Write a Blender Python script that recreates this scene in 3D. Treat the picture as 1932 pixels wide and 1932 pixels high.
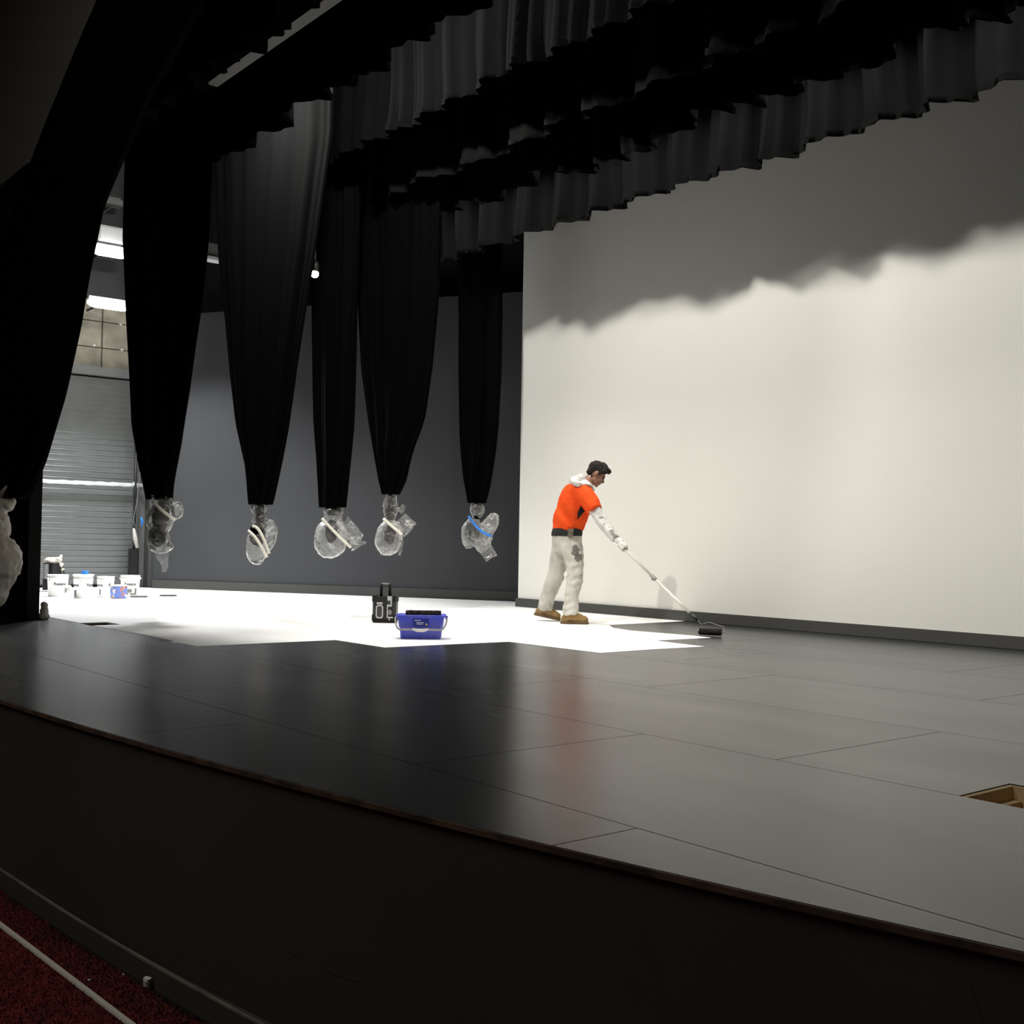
import bpy, bmesh, math, random
from mathutils import Vector, Matrix, noise
random.seed(7)
PI = math.pi
for o in list(bpy.data.objects): bpy.data.objects.remove(o)
scn = bpy.context.scene
COL = scn.collection

# ------------------------------------------------------------------ camera
YAW, PITCH, ROLL = math.radians(39.0), math.radians(1.49), math.radians(0.95)
CAM = Vector((0, 0, 0.86))                       # eye height above the stage floor (z = 0)
Fh = Vector((-math.cos(YAW), math.sin(YAW), 0)); RT = Vector((math.sin(YAW), math.cos(YAW), 0)); UP = Vector((0, 0, 1))
FW = Fh*math.cos(PITCH) + UP*math.sin(PITCH); U0 = -Fh*math.sin(PITCH) + UP*math.cos(PITCH)
R2 = RT*math.cos(ROLL) + U0*math.sin(ROLL); U2 = -RT*math.sin(ROLL) + U0*math.cos(ROLL)
cd = bpy.data.cameras.new('camera'); cam = bpy.data.objects.new('camera', cd); COL.objects.link(cam)
cd.sensor_width = 36; cd.sensor_fit = 'HORIZONTAL'; cd.lens = 2158/1932*36; cd.clip_start = 0.05; cd.clip_end = 100
M3 = Matrix((R2, U2, -FW)).transposed()
cam.matrix_world = Matrix.Translation(CAM) @ M3.to_4x4()
scn.camera = cam

# ------------------------------------------------------------------ world and lights
w = bpy.data.worlds.new('world'); scn.world = w; w.use_nodes = True
w.node_tree.nodes['Background'].inputs[0].default_value = (0.9, 0.95, 1, 1)
w.node_tree.nodes['Background'].inputs[1].default_value = 0.004
scn.view_settings.view_transform = 'Standard'; scn.view_settings.look = 'None'
scn.view_settings.gamma = 1; scn.view_settings.exposure = 0.0
try: scn.view_settings.use_curve_mapping = False
except Exception: pass
scn.cycles.use_denoising = True
scn.cycles.max_bounces = 8; scn.cycles.diffuse_bounces = 5; scn.cycles.glossy_bounces = 4
scn.cycles.transparent_max_bounces = 24; scn.cycles.caustics_reflective = False; scn.cycles.caustics_refractive = False
scn.cycles.sample_clamp_indirect = 6

def area(name, loc, size, power, color=(1, .97, .905), aim=(0, 0, -1), size_y=None, spread=PI):
    d = bpy.data.lights.new(name, 'AREA'); d.energy = power; d.color = color; d.size = size
    if size_y: d.shape = 'RECTANGLE'; d.size_y = size_y
    d.spread = spread
    o = bpy.data.objects.new(name, d); COL.objects.link(o); o.location = loc
    o.rotation_euler = Vector(aim).to_track_quat('-Z', 'Y').to_euler(); return o
def point(name, loc, power, rad=.1, color=(1, .97, .905)):
    d = bpy.data.lights.new(name, 'POINT'); d.energy = power; d.color = color; d.shadow_soft_size = rad
    o = bpy.data.objects.new(name, d); COL.objects.link(o); o.location = loc; return o
# working lights hung on the first bar, just behind the first border
for X, pw_ in ((-10.9, 560), (-8.7, 740), (-6.2, 190), (-3.4, 140)):
    point('work_light', (X, 5.0, 5.53), pw_, .07)
# second bar between the third and the fourth border
area('work_light_rear', (-6.5, 7.95, 5.5), 11, 190, size_y=.12, spread=2.0)
area('wing_light_and_fill', (-17.3, 6.3, 4.40), .6, 170, (.96, .98, 1), (.25, 0, -1), spread=2.0)
area('wing_light_and_fill', (-15.0, 6.3, 4.55), .6, 150, (.98, .98, 1), (.15, -.1, -1), spread=2.0)  # added fill behind a tied curtain, no fitting modelled, brightens the wing floor
# dim auditorium light far above the seats
area('house_light', (-4.5, -2.5, 7.0), 5.0, 170, (1, .92, .82), (0, .15, -1))

# ------------------------------------------------------------------ helpers
def tag(o, label=None, cat=None, group=None, kind=None):
    if label: o['label'] = label
    if cat: o['category'] = cat
    if group: o['group'] = group
    if kind: o['kind'] = kind
    return o
def empty(name, loc, rz=0, **k):
    o = bpy.data.objects.new(name, None); COL.objects.link(o); o.location = loc; o.rotation_euler = (0, 0, rz)
    o.empty_display_size = .1
    return tag(o, **k)
def link(name, me, mat=None, parent=None, smooth=False):
    if mat is not None and not me.materials: me.materials.append(mat)
    if smooth:
        for p in me.polygons: p.use_smooth = True
    o = bpy.data.objects.new(name, me); COL.objects.link(o)
    if parent is not None: o.parent = parent
    return o
def mesh(name, vs, fs, mat=None, parent=None, smooth=False):
    me = bpy.data.meshes.new(name); me.from_pydata([tuple(v) for v in vs], [], fs); me.validate(); me.update()
    return link(name, me, mat, parent, smooth)
class MB:
    def __init__(s): s.v = []; s.f = []
    def add(s, vs, fs):
        n = len(s.v); s.v += [tuple(v) for v in vs]; s.f += [tuple(i+n for i in f) for f in fs]; return s
    def box(s, c, d, rz=0, b=0):
        cx, cy, cz = c; hx, hy, hz = d[0]/2, d[1]/2, d[2]/2; ca, sa = math.cos(rz), math.sin(rz)
        b = min(b, hx*.9, hy*.9)
        if b > 0: ring = [(-hx+b, -hy), (hx-b, -hy), (hx, -hy+b), (hx, hy-b), (hx-b, hy), (-hx+b, hy), (-hx, hy-b), (-hx, -hy+b)]
        else: ring = [(-hx, -hy), (hx, -hy), (hx, hy), (-hx, hy)]
        n = len(ring); vs = [(cx+x*ca-y*sa, cy+x*sa+y*ca, cz+z) for z in (-hz, hz) for x, y in ring]
        fs = [tuple(range(n))[::-1], tuple(range(n, 2*n))] + [(i, (i+1) % n, n+(i+1) % n, n+i) for i in range(n)]
        return s.add(vs, fs)
    def tube(s, pts, r, n=10, cap=True):
        pts = [Vector(p) for p in pts]; rs = r if isinstance(r, (list, tuple)) else [r]*len(pts)
        vs = []; up = None
        for i, p in enumerate(pts):
            t = (pts[min(i+1, len(pts)-1)] - pts[max(i-1, 0)]).normalized()
            if up is None:
                a = Vector((0, 0, 1)) if abs(t.z) < .9 else Vector((1, 0, 0)); up = (a - t*a.dot(t)).normalized()
            else: up = (up - t*up.dot(t)).normalized()
            q = t.cross(up)
            for k in range(n):
                a = 2*PI*k/n; vs.append(p + (up*math.cos(a) + q*math.sin(a))*rs[i])
        fs = [(i*n+k, i*n+(k+1) % n, (i+1)*n+(k+1) % n, (i+1)*n+k) for i in range(len(pts)-1) for k in range(n)]
        if cap: fs += [tuple(range(n))[::-1], tuple((len(pts)-1)*n+k for k in range(n))]
        return s.add(vs, fs)
    def lathe(s, prof, c=(0, 0, 0), n=24):
        vs = [(c[0]+r*math.cos(2*PI*k/n), c[1]+r*math.sin(2*PI*k/n), c[2]+z) for r, z in prof for k in range(n)]
        m = len(prof)
        fs = [(i*n+k, i*n+(k+1) % n, (i+1)*n+(k+1) % n, (i+1)*n+k) for i in range(m-1) for k in range(n)]
        return s.add(vs, fs)
    def loft(s, rings, cap=True):
        n = len(rings[0]); vs = [v for r in rings for v in r]
        fs = [(i*n+k, i*n+(k+1) % n, (i+1)*n+(k+1) % n, (i+1)*n+k) for i in range(len(rings)-1) for k in range(n)]
        if cap: fs += [tuple(range(n))[::-1], tuple((len(rings)-1)*n+k for k in range(n))]
        return s.add(vs, fs)
    def ell(s, c, r, mat=None, nu=16, nv=10):
        vs = []
        for j in range(1, nv):
            t = PI*j/nv
            for k in range(nu):
                a = 2*PI*k/nu; v = Vector((r[0]*math.sin(t)*math.cos(a), r[1]*math.sin(t)*math.sin(a), r[2]*math.cos(t)))
                if mat is not None: v = mat @ v
                vs.append(Vector(c)+v)
        tp = Vector((0, 0, r[2])); bt = Vector((0, 0, -r[2]))
        if mat is not None: tp = mat @ tp; bt = mat @ bt
        vs += [Vector(c)+tp, Vector(c)+bt]; T, B = len(vs)-2, len(vs)-1
        fs = [(j*nu+k, (j+1)*nu+k, (j+1)*nu+(k+1) % nu, j*nu+(k+1) % nu) for j in range(nv-2) for k in range(nu)]
        fs += [(T, k, (k+1) % nu) for k in range(nu)] + [(B, (nv-2)*nu+(k+1) % nu, (nv-2)*nu+k) for k in range(nu)]
        return s.add(vs, fs)
    def build(s, name, mat=None, parent=None, smooth=False): return mesh(name, s.v, s.f, mat, parent, smooth)
    def remesh(s, name, vox, mat, parent=None, disp=None, smooth_it=4, cut=None):
        """the union of everything in here as ONE continuous skin"""
        me = bpy.data.meshes.new('tmp'); me.from_pydata(s.v, [], s.f); me.update()
        o = bpy.data.objects.new('tmp', me); COL.objects.link(o)
        bm = bmesh.new(); bm.from_mesh(me); bmesh.ops.recalc_face_normals(bm, faces=bm.faces); bm.to_mesh(me); bm.free()
        m = o.modifiers.new('r', 'REMESH'); m.mode = 'VOXEL'; m.voxel_size = vox
        m2 = o.modifiers.new('s', 'SMOOTH'); m2.factor = .5; m2.iterations = smooth_it
        dg = bpy.context.evaluated_depsgraph_get(); dg.update()
        out = bpy.data.meshes.new_from_object(o.evaluated_get(dg)); out.name = name
        bpy.data.objects.remove(o); bpy.data.meshes.remove(me)
        if disp:
            for v in out.vertices:
                d = disp(v.co, v.normal)
                v.co += v.normal*d
        if cut is not None:
            for v in out.vertices:
                if v.co.z < cut: v.co.z = cut
        out.materials.clear(); out.update()
        return link(name, out, mat, parent, True)

# ------------------------------------------------------------------ materials
def P(name, col, rough=.6, metal=0, spec=.5, ns=0, nstr=.0, bump=0, bs=30, emis=None, es=0, sheen=0, col2=None, ior=1.45, rvar=0, coord='Object', stretch=(1, 1, 1)):
    m = bpy.data.materials.new(name); m.use_nodes = True; nt = m.node_tree; b = nt.nodes['Principled BSDF']
    b.inputs['Base Color'].default_value = (*col, 1); b.inputs['Roughness'].default_value = rough
    b.inputs['Metallic'].default_value = metal; b.inputs['Specular IOR Level'].default_value = spec; b.inputs['IOR'].default_value = ior
    if sheen: b.inputs['Sheen Weight'].default_value = sheen; b.inputs['Sheen Roughness'].default_value = .4
    tc = nt.nodes.new('ShaderNodeTexCoord'); mp = nt.nodes.new('ShaderNodeMapping'); mp.inputs['Scale'].default_value = stretch
    nt.links.new(tc.outputs[coord], mp.inputs[0])
    if ns:
        n = nt.nodes.new('ShaderNodeTexNoise'); n.inputs['Scale'].default_value = ns; n.inputs['Detail'].default_value = 5
        nt.links.new(mp.outputs[0], n.inputs['Vector'])
        mx = nt.nodes.new('ShaderNodeMix'); mx.data_type = 'RGBA'
        c2 = col2 if col2 else tuple(max(0, c*(1-nstr)) for c in col)
        mx.inputs[6].default_value = (*col, 1); mx.inputs[7].default_value = (*c2, 1)
        r = nt.nodes.new('ShaderNodeValToRGB'); r.color_ramp.elements[0].position = .38; r.color_ramp.elements[1].position = .66
        nt.links.new(n.outputs['Fac'], r.inputs[0]); nt.links.new(r.outputs[0], mx.inputs[0]); nt.links.new(mx.outputs[2], b.inputs['Base Color'])
        if rvar:
            mr = nt.nodes.new('ShaderNodeMapRange'); mr.inputs['To Min'].default_value = rough-rvar; mr.inputs['To Max'].default_value = rough+rvar
            mr.inputs['From Min'].default_value = .3; mr.inputs['From Max'].default_value = .7
            nt.links.new(n.outputs['Fac'], mr.inputs[0]); nt.links.new(mr.outputs[0], b.inputs['Roughness'])
    if bump:
        n2 = nt.nodes.new('ShaderNodeTexNoise'); n2.inputs['Scale'].default_value = bs; n2.inputs['Detail'].default_value = 4
        nt.links.new(mp.outputs[0], n2.inputs['Vector'])
        bp = nt.nodes.new('ShaderNodeBump'); bp.inputs['Strength'].default_value = bump; bp.inputs['Distance'].default_value = .02
        nt.links.new(n2.outputs['Fac'], bp.inputs['Height']); nt.links.new(bp.outputs[0], b.inputs['Normal'])
    if emis: b.inputs['Emission Color'].default_value = (*emis, 1); b.inputs['Emission Strength'].default_value = es
    return m
def spots(m, places, dark=(.12, .11, .10)):
    """paint stains with a shape of their own: places = (x, y, z, radius) in object space"""
    nt = m.node_tree; b = nt.nodes['Principled BSDF']; ln = b.inputs['Base Color'].links
    src = ln[0].from_socket if ln else None
    tc = nt.nodes.new('ShaderNodeTexCoord'); ns = nt.nodes.new('ShaderNodeTexNoise'); ns.inputs['Scale'].default_value = 22
    nt.links.new(tc.outputs['Object'], ns.inputs['Vector'])
    for (x, y, z, rad, sx, sz) in places:
        mp = nt.nodes.new('ShaderNodeMapping'); mp.vector_type = 'POINT'
        mp.inputs['Location'].default_value = (-x*sx, -y, -z*sz); mp.inputs['Scale'].default_value = (sx, 1, sz)
        nt.links.new(tc.outputs['Object'], mp.inputs[0])
        ln_ = nt.nodes.new('ShaderNodeVectorMath'); ln_.operation = 'LENGTH'; nt.links.new(mp.outputs[0], ln_.inputs[0])
        a = nt.nodes.new('ShaderNodeMath'); a.operation = 'MULTIPLY_ADD'; nt.links.new(ns.outputs['Fac'], a.inputs[0]); a.inputs[1].default_value = rad*1.6; nt.links.new(ln_.outputs['Value'], a.inputs[2])
        r = nt.nodes.new('ShaderNodeMapRange'); r.inputs['From Min'].default_value = rad*1.65; r.inputs['From Max'].default_value = rad*1.85
        r.inputs['To Min'].default_value = .85; r.inputs['To Max'].default_value = 0; nt.links.new(a.outputs[0], r.inputs[0])
        mx = nt.nodes.new('ShaderNodeMix'); mx.data_type = 'RGBA'; nt.links.new(r.outputs[0], mx.inputs[0])
        if src: nt.links.new(src, mx.inputs[6])
        else: mx.inputs[6].default_value = b.inputs['Base Color'].default_value
        mx.inputs[7].default_value = (*dark, 1); src = mx.outputs[2]
    nt.links.new(src, b.inputs['Base Color']); return m

M = {}
M['velour'] = P('black velour', (.0011, .0012, .0013), .95, spec=.03, sheen=0, bump=.15, bs=60)
M['velour_grey'] = P('charcoal velour', (.0010, .0010, .0011), .95, spec=.03, sheen=0, bump=.15, bs=60)
M['velour_rear'] = P('charcoal rear velour', (.0075, .0075, .0078), .95, spec=.03, bump=.15, bs=60)
M['velour_black'] = P('deep black velour', (.0035, .0035, .0036), .97, spec=.02, bump=.1, bs=60)
M['black_paint'] = P('black floor paint', (.019, .0205, .0215), .26, spec=.56, ns=.6, col2=(.021, .0225, .0235), rvar=.02, stretch=(1, 3, 1))
M['white_primer'] = P('white floor primer', (.90, .90, .88), .6, spec=.3, ns=2, nstr=.03)
M['cyc'] = P('white cyclorama paint', (.77, .76, .71), .75, spec=.2, ns=.6, nstr=.03)
M['dark_wall'] = P('dark grey wall paint', (.052, .053, .056), .7, spec=.3, ns=1.0, nstr=.08)
M['matt_black'] = P('matt black paint', (.012, .012, .012), .8, spec=.2)
M['skirting'] = P('dark skirting paint', (.065, .065, .060), .6, spec=.3)
M['fascia'] = P('black fascia board', (.048, .048, .043), .6, spec=.25, ns=1.4, col2=(.055, .055, .050), bump=.05, bs=8)
M['edge'] = P('worn plywood edge', (.10, .06, .04), .7, ns=9, col2=(.02, .018, .016))
M['alu'] = P('dull aluminium', (.45, .42, .37), .45, metal=.6, ns=6, nstr=.35)
M['alu_white'] = P('pale strip', (.70, .68, .62), .6)
M['carpet'] = P('red carpet', (.19, .034, .033), .95, spec=.1, ns=9, col2=(.09, .028, .026), bump=.5, bs=240)
M['carpet2'] = P('red carpet fibre', (.21, .036, .035), .95, spec=.1, ns=5, col2=(.10, .04, .034))
M['white_plastic'] = P('white plastic', (.82, .82, .80), .45)
M['concrete'] = P('concrete', (.38, .35, .27), .85, ns=3, col2=(.25, .235, .185), bump=.1, bs=20)
M['concrete_dark'] = P('concrete joint', (.13, .12, .10), .9)
M['slat'] = P('galvanised slat', (.19, .20, .195), .36, metal=.3, ns=3, nstr=.1)
M['steel_grey'] = P('grey painted steel', (.20, .205, .20), .5, metal=.2)
M['wall_grey'] = P('mid grey wall', (.16, .165, .16), .75, ns=2, nstr=.1)
M['chrome'] = P('bright foil', (.95, .96, .98), .3, metal=.35, ns=30, nstr=.2)
M['black_metal'] = P('black metal', (.009, .009, .009), .4, spec=.5)
M['lamp'] = P('lamp diffuser', (1, 1, 1), .5, emis=(.97, .98, 1), es=14)
M['bulb'] = P('spot bulb', (1, 1, 1), .5, emis=(1, .9, .72), es=40)
M['lamp_body'] = P('white lamp housing', (.7, .7, .7), .5)
M['timber'] = P('pale timber', (.85, .66, .40), .7, ns=6, col2=(.74, .55, .30), stretch=(1, 8, 1))
M['timber_dark'] = P('dark timber', (.12, .07, .04), .8)
M['cloth_white'] = P('white dust sheet', (.50, .485, .43), .9, ns=4, col2=(.40, .38, .33), bump=.4, bs=18)
M['tape'] = P('masking tape', (.85, .82, .72), .5)
M['tape_blue'] = P('blue tape', (.03, .22, .72), .45)
M['tarp'] = P('pale rag', (.55, .52, .46), .9, bump=.4, bs=30)
# the thin film round the wrapped curtain ends
def film(name, milk=.36, edge=1.6):
    m = bpy.data.materials.new(name); m.use_nodes = True; nt = m.node_tree; nt.nodes.clear()
    out = nt.nodes.new('ShaderNodeOutputMaterial'); tr = nt.nodes.new('ShaderNodeBsdfTransparent'); gl = nt.nodes.new('ShaderNodeBsdfGlossy')
    df = nt.nodes.new('ShaderNodeBsdfDiffuse'); tl = nt.nodes.new('ShaderNodeBsdfTranslucent')
    df.inputs[0].default_value = (.85, .85, .82, 1); tl.inputs[0].default_value = (.85, .85, .82, 1); gl.inputs['Roughness'].default_value = .16; gl.inputs[0].default_value = (1, 1, 1, 1)
    tc = nt.nodes.new('ShaderNodeTexCoord'); n = nt.nodes.new('ShaderNodeTexVoronoi'); n.inputs['Scale'].default_value = 13; n.feature = 'DISTANCE_TO_EDGE'
    nz = nt.nodes.new('ShaderNodeTexNoise'); nz.inputs['Scale'].default_value = 6; nz.inputs['Detail'].default_value = 3; nz.inputs['Distortion'].default_value = 1.5
    nt.links.new(tc.outputs['Object'], n.inputs['Vector']); nt.links.new(tc.outputs['Object'], nz.inputs['Vector'])
    bp = nt.nodes.new('ShaderNodeBump'); bp.inputs['Strength'].default_value = .6; bp.inputs['Distance'].default_value = .03; nt.links.new(nz.outputs['Fac'], bp.inputs['Height'])
    for s in (gl, df): nt.links.new(bp.outputs[0], s.inputs['Normal'])
    lw = nt.nodes.new('ShaderNodeLayerWeight'); lw.inputs['Blend'].default_value = .5
    pw = nt.nodes.new('ShaderNodeMath'); pw.operation = 'POWER'; nt.links.new(lw.outputs['Facing'], pw.inputs[0]); pw.inputs[1].default_value = 1.9
    ml = nt.nodes.new('ShaderNodeMath'); ml.operation = 'MULTIPLY_ADD'; nt.links.new(pw.outputs[0], ml.inputs[0]); ml.inputs[1].default_value = edge; ml.inputs[2].default_value = milk*.35
    rr = nt.nodes.new('ShaderNodeMapRange'); rr.inputs['From Min'].default_value = .52; rr.inputs['From Max'].default_value = .72; rr.inputs['To Max'].default_value = milk*1.6; nt.links.new(nz.outputs['Fac'], rr.inputs[0])
    ad = nt.nodes.new('ShaderNodeMath'); ad.operation = 'ADD'; ad.use_clamp = True; nt.links.new(ml.outputs[0], ad.inputs[0]); nt.links.new(rr.outputs[0], ad.inputs[1])
    m1 = nt.nodes.new('ShaderNodeMixShader'); m1.inputs[0].default_value = .5; nt.links.new(df.outputs[0], m1.inputs[1]); nt.links.new(tl.outputs[0], m1.inputs[2])
    m2 = nt.nodes.new('ShaderNodeMixShader'); nt.links.new(ad.outputs[0], m2.inputs[0]); nt.links.new(tr.outputs[0], m2.inputs[1]); nt.links.new(m1.outputs[0], m2.inputs[2])
    fr = nt.nodes.new('ShaderNodeFresnel'); fr.inputs[0].default_value = 1.45; nt.links.new(bp.outputs[0], fr.inputs['Normal'])
    m3 = nt.nodes.new('ShaderNodeMixShader'); nt.links.new(fr.outputs[0], m3.inputs[0]); nt.links.new(m2.outputs[0], m3.inputs[1]); nt.links.new(gl.outputs[0], m3.inputs[2])
    nt.links.new(m3.outputs[0], out.inputs[0]); return m
M['film'] = film('clear plastic film'); M['film_milky'] = film('milky plastic film', .62, 1.2)

# ------------------------------------------------------------------ stage floor
def edgeY(x):                                      # the curved stage front
    t = x+1.22
    return 2.424+.235*t+.0182*t*t if t > -6.5 else 2.424+.235*-6.5+.0182*42.25 - .0016*(t+6.5)
XL, XR = -19.0, 3.0
floor = MB().box(((XL+XR)/2, 6.9, -.36), (XR-XL, 8.6, .06)).build('floor', M['matt_black']); tag(floor, kind='structure')
HOLES = [(-2.13, -1.73, 3.757, 4.107), (-11.28, -10.92, 3.757, 4.03)]
rows = [2.5, 3.752, 4.98, 6.2, 7.43, 8.65, 9.86, 11.1]
offs = [-3.66, -2.92, -4.84, -3.4, -4.3, -3.0, -3.8]
G = .005
def sheet(poly, th=.03):
    n = len(poly); vs = [(x, y, 0) for x, y in poly] + [(x, y, -th) for x, y in poly]
    return vs, [tuple(range(n)), tuple(range(n, 2*n))[::-1]] + [(i, n+i, n+(i+1) % n, (i+1) % n) for i in range(n)]
for ri in range(len(rows)-1):
    y0, y1 = rows[ri]+G/2, rows[ri+1]-G/2
    k0 = math.floor((XL-offs[ri])/2.44); k = k0
    while True:
        x0 = offs[ri]+2.44*k; x1 = x0+2.44; k += 1
        if x0 > XR: break
        x0, x1 = max(x0, XL)+G/2, min(x1, XR)-G/2
        if x1-x0 < .05: continue
        b = MB(); hs = [h for h in HOLES if h[0] > x0 and h[1] < x1 and h[2] > y0-.01 and h[3] < y1]
        if hs:
            h = hs[0]
            for r in ((x0, h[0], y0, y1), (h[1], x1, y0, y1), (h[0], h[1], h[3], y1)):
                b.add(*sheet([(r[0], r[2]), (r[1], r[2]), (r[1], r[3]), (r[0], r[3])]))
        else: b.add(*sheet([(x0, y0), (x1, y0), (x1, y1), (x0, y1)]))
        b.build('floor_sheet', M['black_paint'], floor)
x = -19.54
while x < XR:                                      # the front row, cut to the curve
    x0, x1 = max(x, XL)+G/2, min(x+2.44, XR)-G/2; x += 2.44
    if x1-x0 < .05: continue
    n = 8; pts = [(x0+(x1-x0)*i/n, min(edgeY(x0+(x1-x0)*i/n), 2.49)) for i in range(n+1)]
    if min(p[1] for p in pts) > 2.48: continue
    MB().add(*sheet(pts + [(x1, 2.5-G/2), (x0, 2.5-G/2)])).build('floor_sheet', M['black_paint'], floor)
# primed area not yet painted over, a sheet-by-sheet outline with brushed edges
WP = [(-18.95, 3.757), (-11.28, 3.757), (-11.28, 4.03), (-10.92, 4.03), (-10.92, 3.757), (-10.3, 3.78), (-9.7, 3.80), (-9.05, 3.78), (-8.93, 3.70), (-8.80, 3.745), (-8.5, 3.745),
      (-8.51, 4.34), (-8.49, 4.975), (-7.72, 4.97), (-7.70, 5.58), (-7.66, 6.19), (-6.53, 6.205), (-6.54, 6.82), (-6.50, 7.38), (-7.12, 7.43), (-7.09, 8.14), (-7.35, 8.16), (-8.05, 8.06), (-8.40, 8.15), (-8.72, 8.40), (-8.77, 9.62),
      (-11.76, 9.62), (-11.78, 10.95), (-18.95, 7.0)]
primer = MB().add(*sheet(WP, .002)).build('primer_coat', M['white_primer'], floor); primer.location.z = .0022
primer['label'] = 'white primed area not yet painted black'
nosing = MB()
N = 70; ex = [XL+(XR-XL)*i/N for i in range(N+1)]
nosing.add([(x, edgeY(x)-.012*(k in (0, 3)), (-.001, -.001, -.019, -.019)[k]) for x in ex for k in (1, 0, 3, 2)], [(i*4+k, i*4+(k+1) % 4, (i+1)*4+(k+1) % 4, (i+1)*4+k) for i in range(N) for k in range(4)])
tag(nosing.build('trim_1', M['edge']), 'worn brown plywood edge along the curved stage front', kind='structure')
fas = MB(); fas.add([(x, edgeY(x)+.004+.03*k, z) for x in ex for k, z in ((0, -.018), (1, -.031), (1, -.953), (0, -.953))], [(i*4+k, i*4+(k+1) % 4, (i+1)*4+(k+1) % 4, (i+1)*4+k) for i in range(N) for k in range(4)])
fascia = fas.build('wall_front', M['fascia']); tag(fascia, 'black curved fascia below the stage edge', kind='structure')
def soff(x): return min(-.004, -.045-.018*(x+3.72))
sk = MB(); sk.add([(x, edgeY(x)+soff(x)*(1-k), z) for x in ex for k, z in ((0, -.868), (1, -.868), (1, -.953), (0, -.953))], [(i*4+k, i*4+(k+1) % 4, (i+1)*4+(k+1) % 4, (i+1)*4+k) for i in range(N) for k in range(4)])
tag(sk.build('baseboard_front', M['skirting']), kind='structure')
cp = MB(); cp.add([(x, edgeY(x)+soff(x)-.002+.012*k, z) for x in ex for k, z in ((0, -.857), (1, -.857), (1, -.867), (0, -.867))], [(i*4+k, i*4+(k+1) % 4, (i+1)*4+(k+1) % 4, (i+1)*4+k) for i in range(N) for k in range(4)])
tag(cp.build('trim_2', M['alu']), 'pale metal strip capping the black skirting under the stage', kind='structure')
# scuffs on the fascia
for (x, z, l, a) in ((-3.35, -.60, .17, .05), (-3.62, -.595, .07, 0), (-1.32, -.14, .10, -1.2)):
    b = MB(); y = edgeY(x)+.0025; dx, dz = math.cos(a)*l/2, math.sin(a)*l/2
    b.add([(x-dx, edgeY(x-dx)+.002, z-dz-.002), (x+dx, edgeY(x+dx)+.002, z+dz-.003), (x+dx, edgeY(x+dx)+.002, z+dz+.004), (x-dx, edgeY(x-dx)+.002, z-dz+.003)], [(0, 1, 2, 3)])
    b.build('scuff_mark', P('scuff', (.05, .05, .042), .7), fascia)

# auditorium floor and the unfinished carpet
aud = MB().box((-8, -2.0, -.983), (24, 9.4, .06)).build('floor', M['matt_black']); tag(aud, kind='structure')
random.seed(3)
ce = []; x = -9.0
while x < 2.5:
    ce.append((x, edgeY(x)+min(-.008, -.065-.021*(x+4.04))-random.random()*.022-.010*math.sin(x*7))); x += .035+random.random()*.05
car = MB(); car.add([(x, y, z) for x, y in ce for z in (-.942, -.953)] + [(ce[-1][0], -5, -.942), (ce[0][0], -5, -.942)],
    [tuple(i*2 for i in range(len(ce)))[::-1] + (2*len(ce)+1, 2*len(ce))] + [(i*2, i*2+1, i*2+3, i*2+2) for i in range(len(ce)-1)])
carpet = car.build('carpet', M['carpet']); tag(carpet, 'red carpet with a ragged cut edge at the foot of the stage', 'carpet')
vs, fs = [], []
for i in range(26000):
    x = -6.9+3.6*random.random(); y = edgeY(x)+min(-.012, -.072-.021*(x+4.04))-.75*random.random()**1.3
    a = random.random()*PI; r = .004; h = .006+.007*random.random(); n = len(vs)
    lx, ly = random.uniform(-.004, .004), random.uniform(-.004, .004)
    vs += [(x-r*math.cos(a), y-r*math.sin(a), -.942), (x+r*math.cos(a), y+r*math.sin(a), -.942), (x+lx, y+ly, -.942+h)]; fs.append((n, n+1, n+2))
pile = mesh('pile', vs, fs, M['carpet2'], carpet); pile['kind'] = 'stuff'
st = MB(); sx = [-8+10*i/50 for i in range(51)]
def s2y(x): return 1.572+.055*(x+4.857)
st.add([(x, s2y(x)+dy, z) for x in sx for dy, z in ((-.012, -.938), (.012, -.938), (.010, -.928), (-.010, -.928))], [(i*4+k, i*4+(k+1) % 4, (i+1)*4+(k+1) % 4, (i+1)*4+k) for i in range(50) for k in range(4)])
tag(st.build('edging_strip', M['alu_white']), 'pale straight strip lying across the red carpet', 'strip')
bk = MB().box((0, 0, .018), (.030, .022, .036), 0, .004).box((0, -.0125, .018), (.018, .003, .024), 0, .001).build('plastic_block', M['white_plastic']); bk.location = (-4.49, 1.80, -.941); bk.rotation_euler = (.15, .1, .5)
tag(bk, 'small white plastic block at the ragged edge of the red carpet', 'block')
for (x, y, s) in ((-4.666, 1.629, .008), (-4.642, 1.76, .006)):
    o = MB().box((0, 0, .003), (s*1.6, s, .004), random.random(), .001).build('paper_scrap', M['white_plastic']); o.location = (x, y, -.934)
    tag(o, 'tiny white scrap on the red carpet ' + ('between the pale strip and the carpet edge' if s > .007 else 'right against the ragged carpet edge'), 'scrap')

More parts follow.
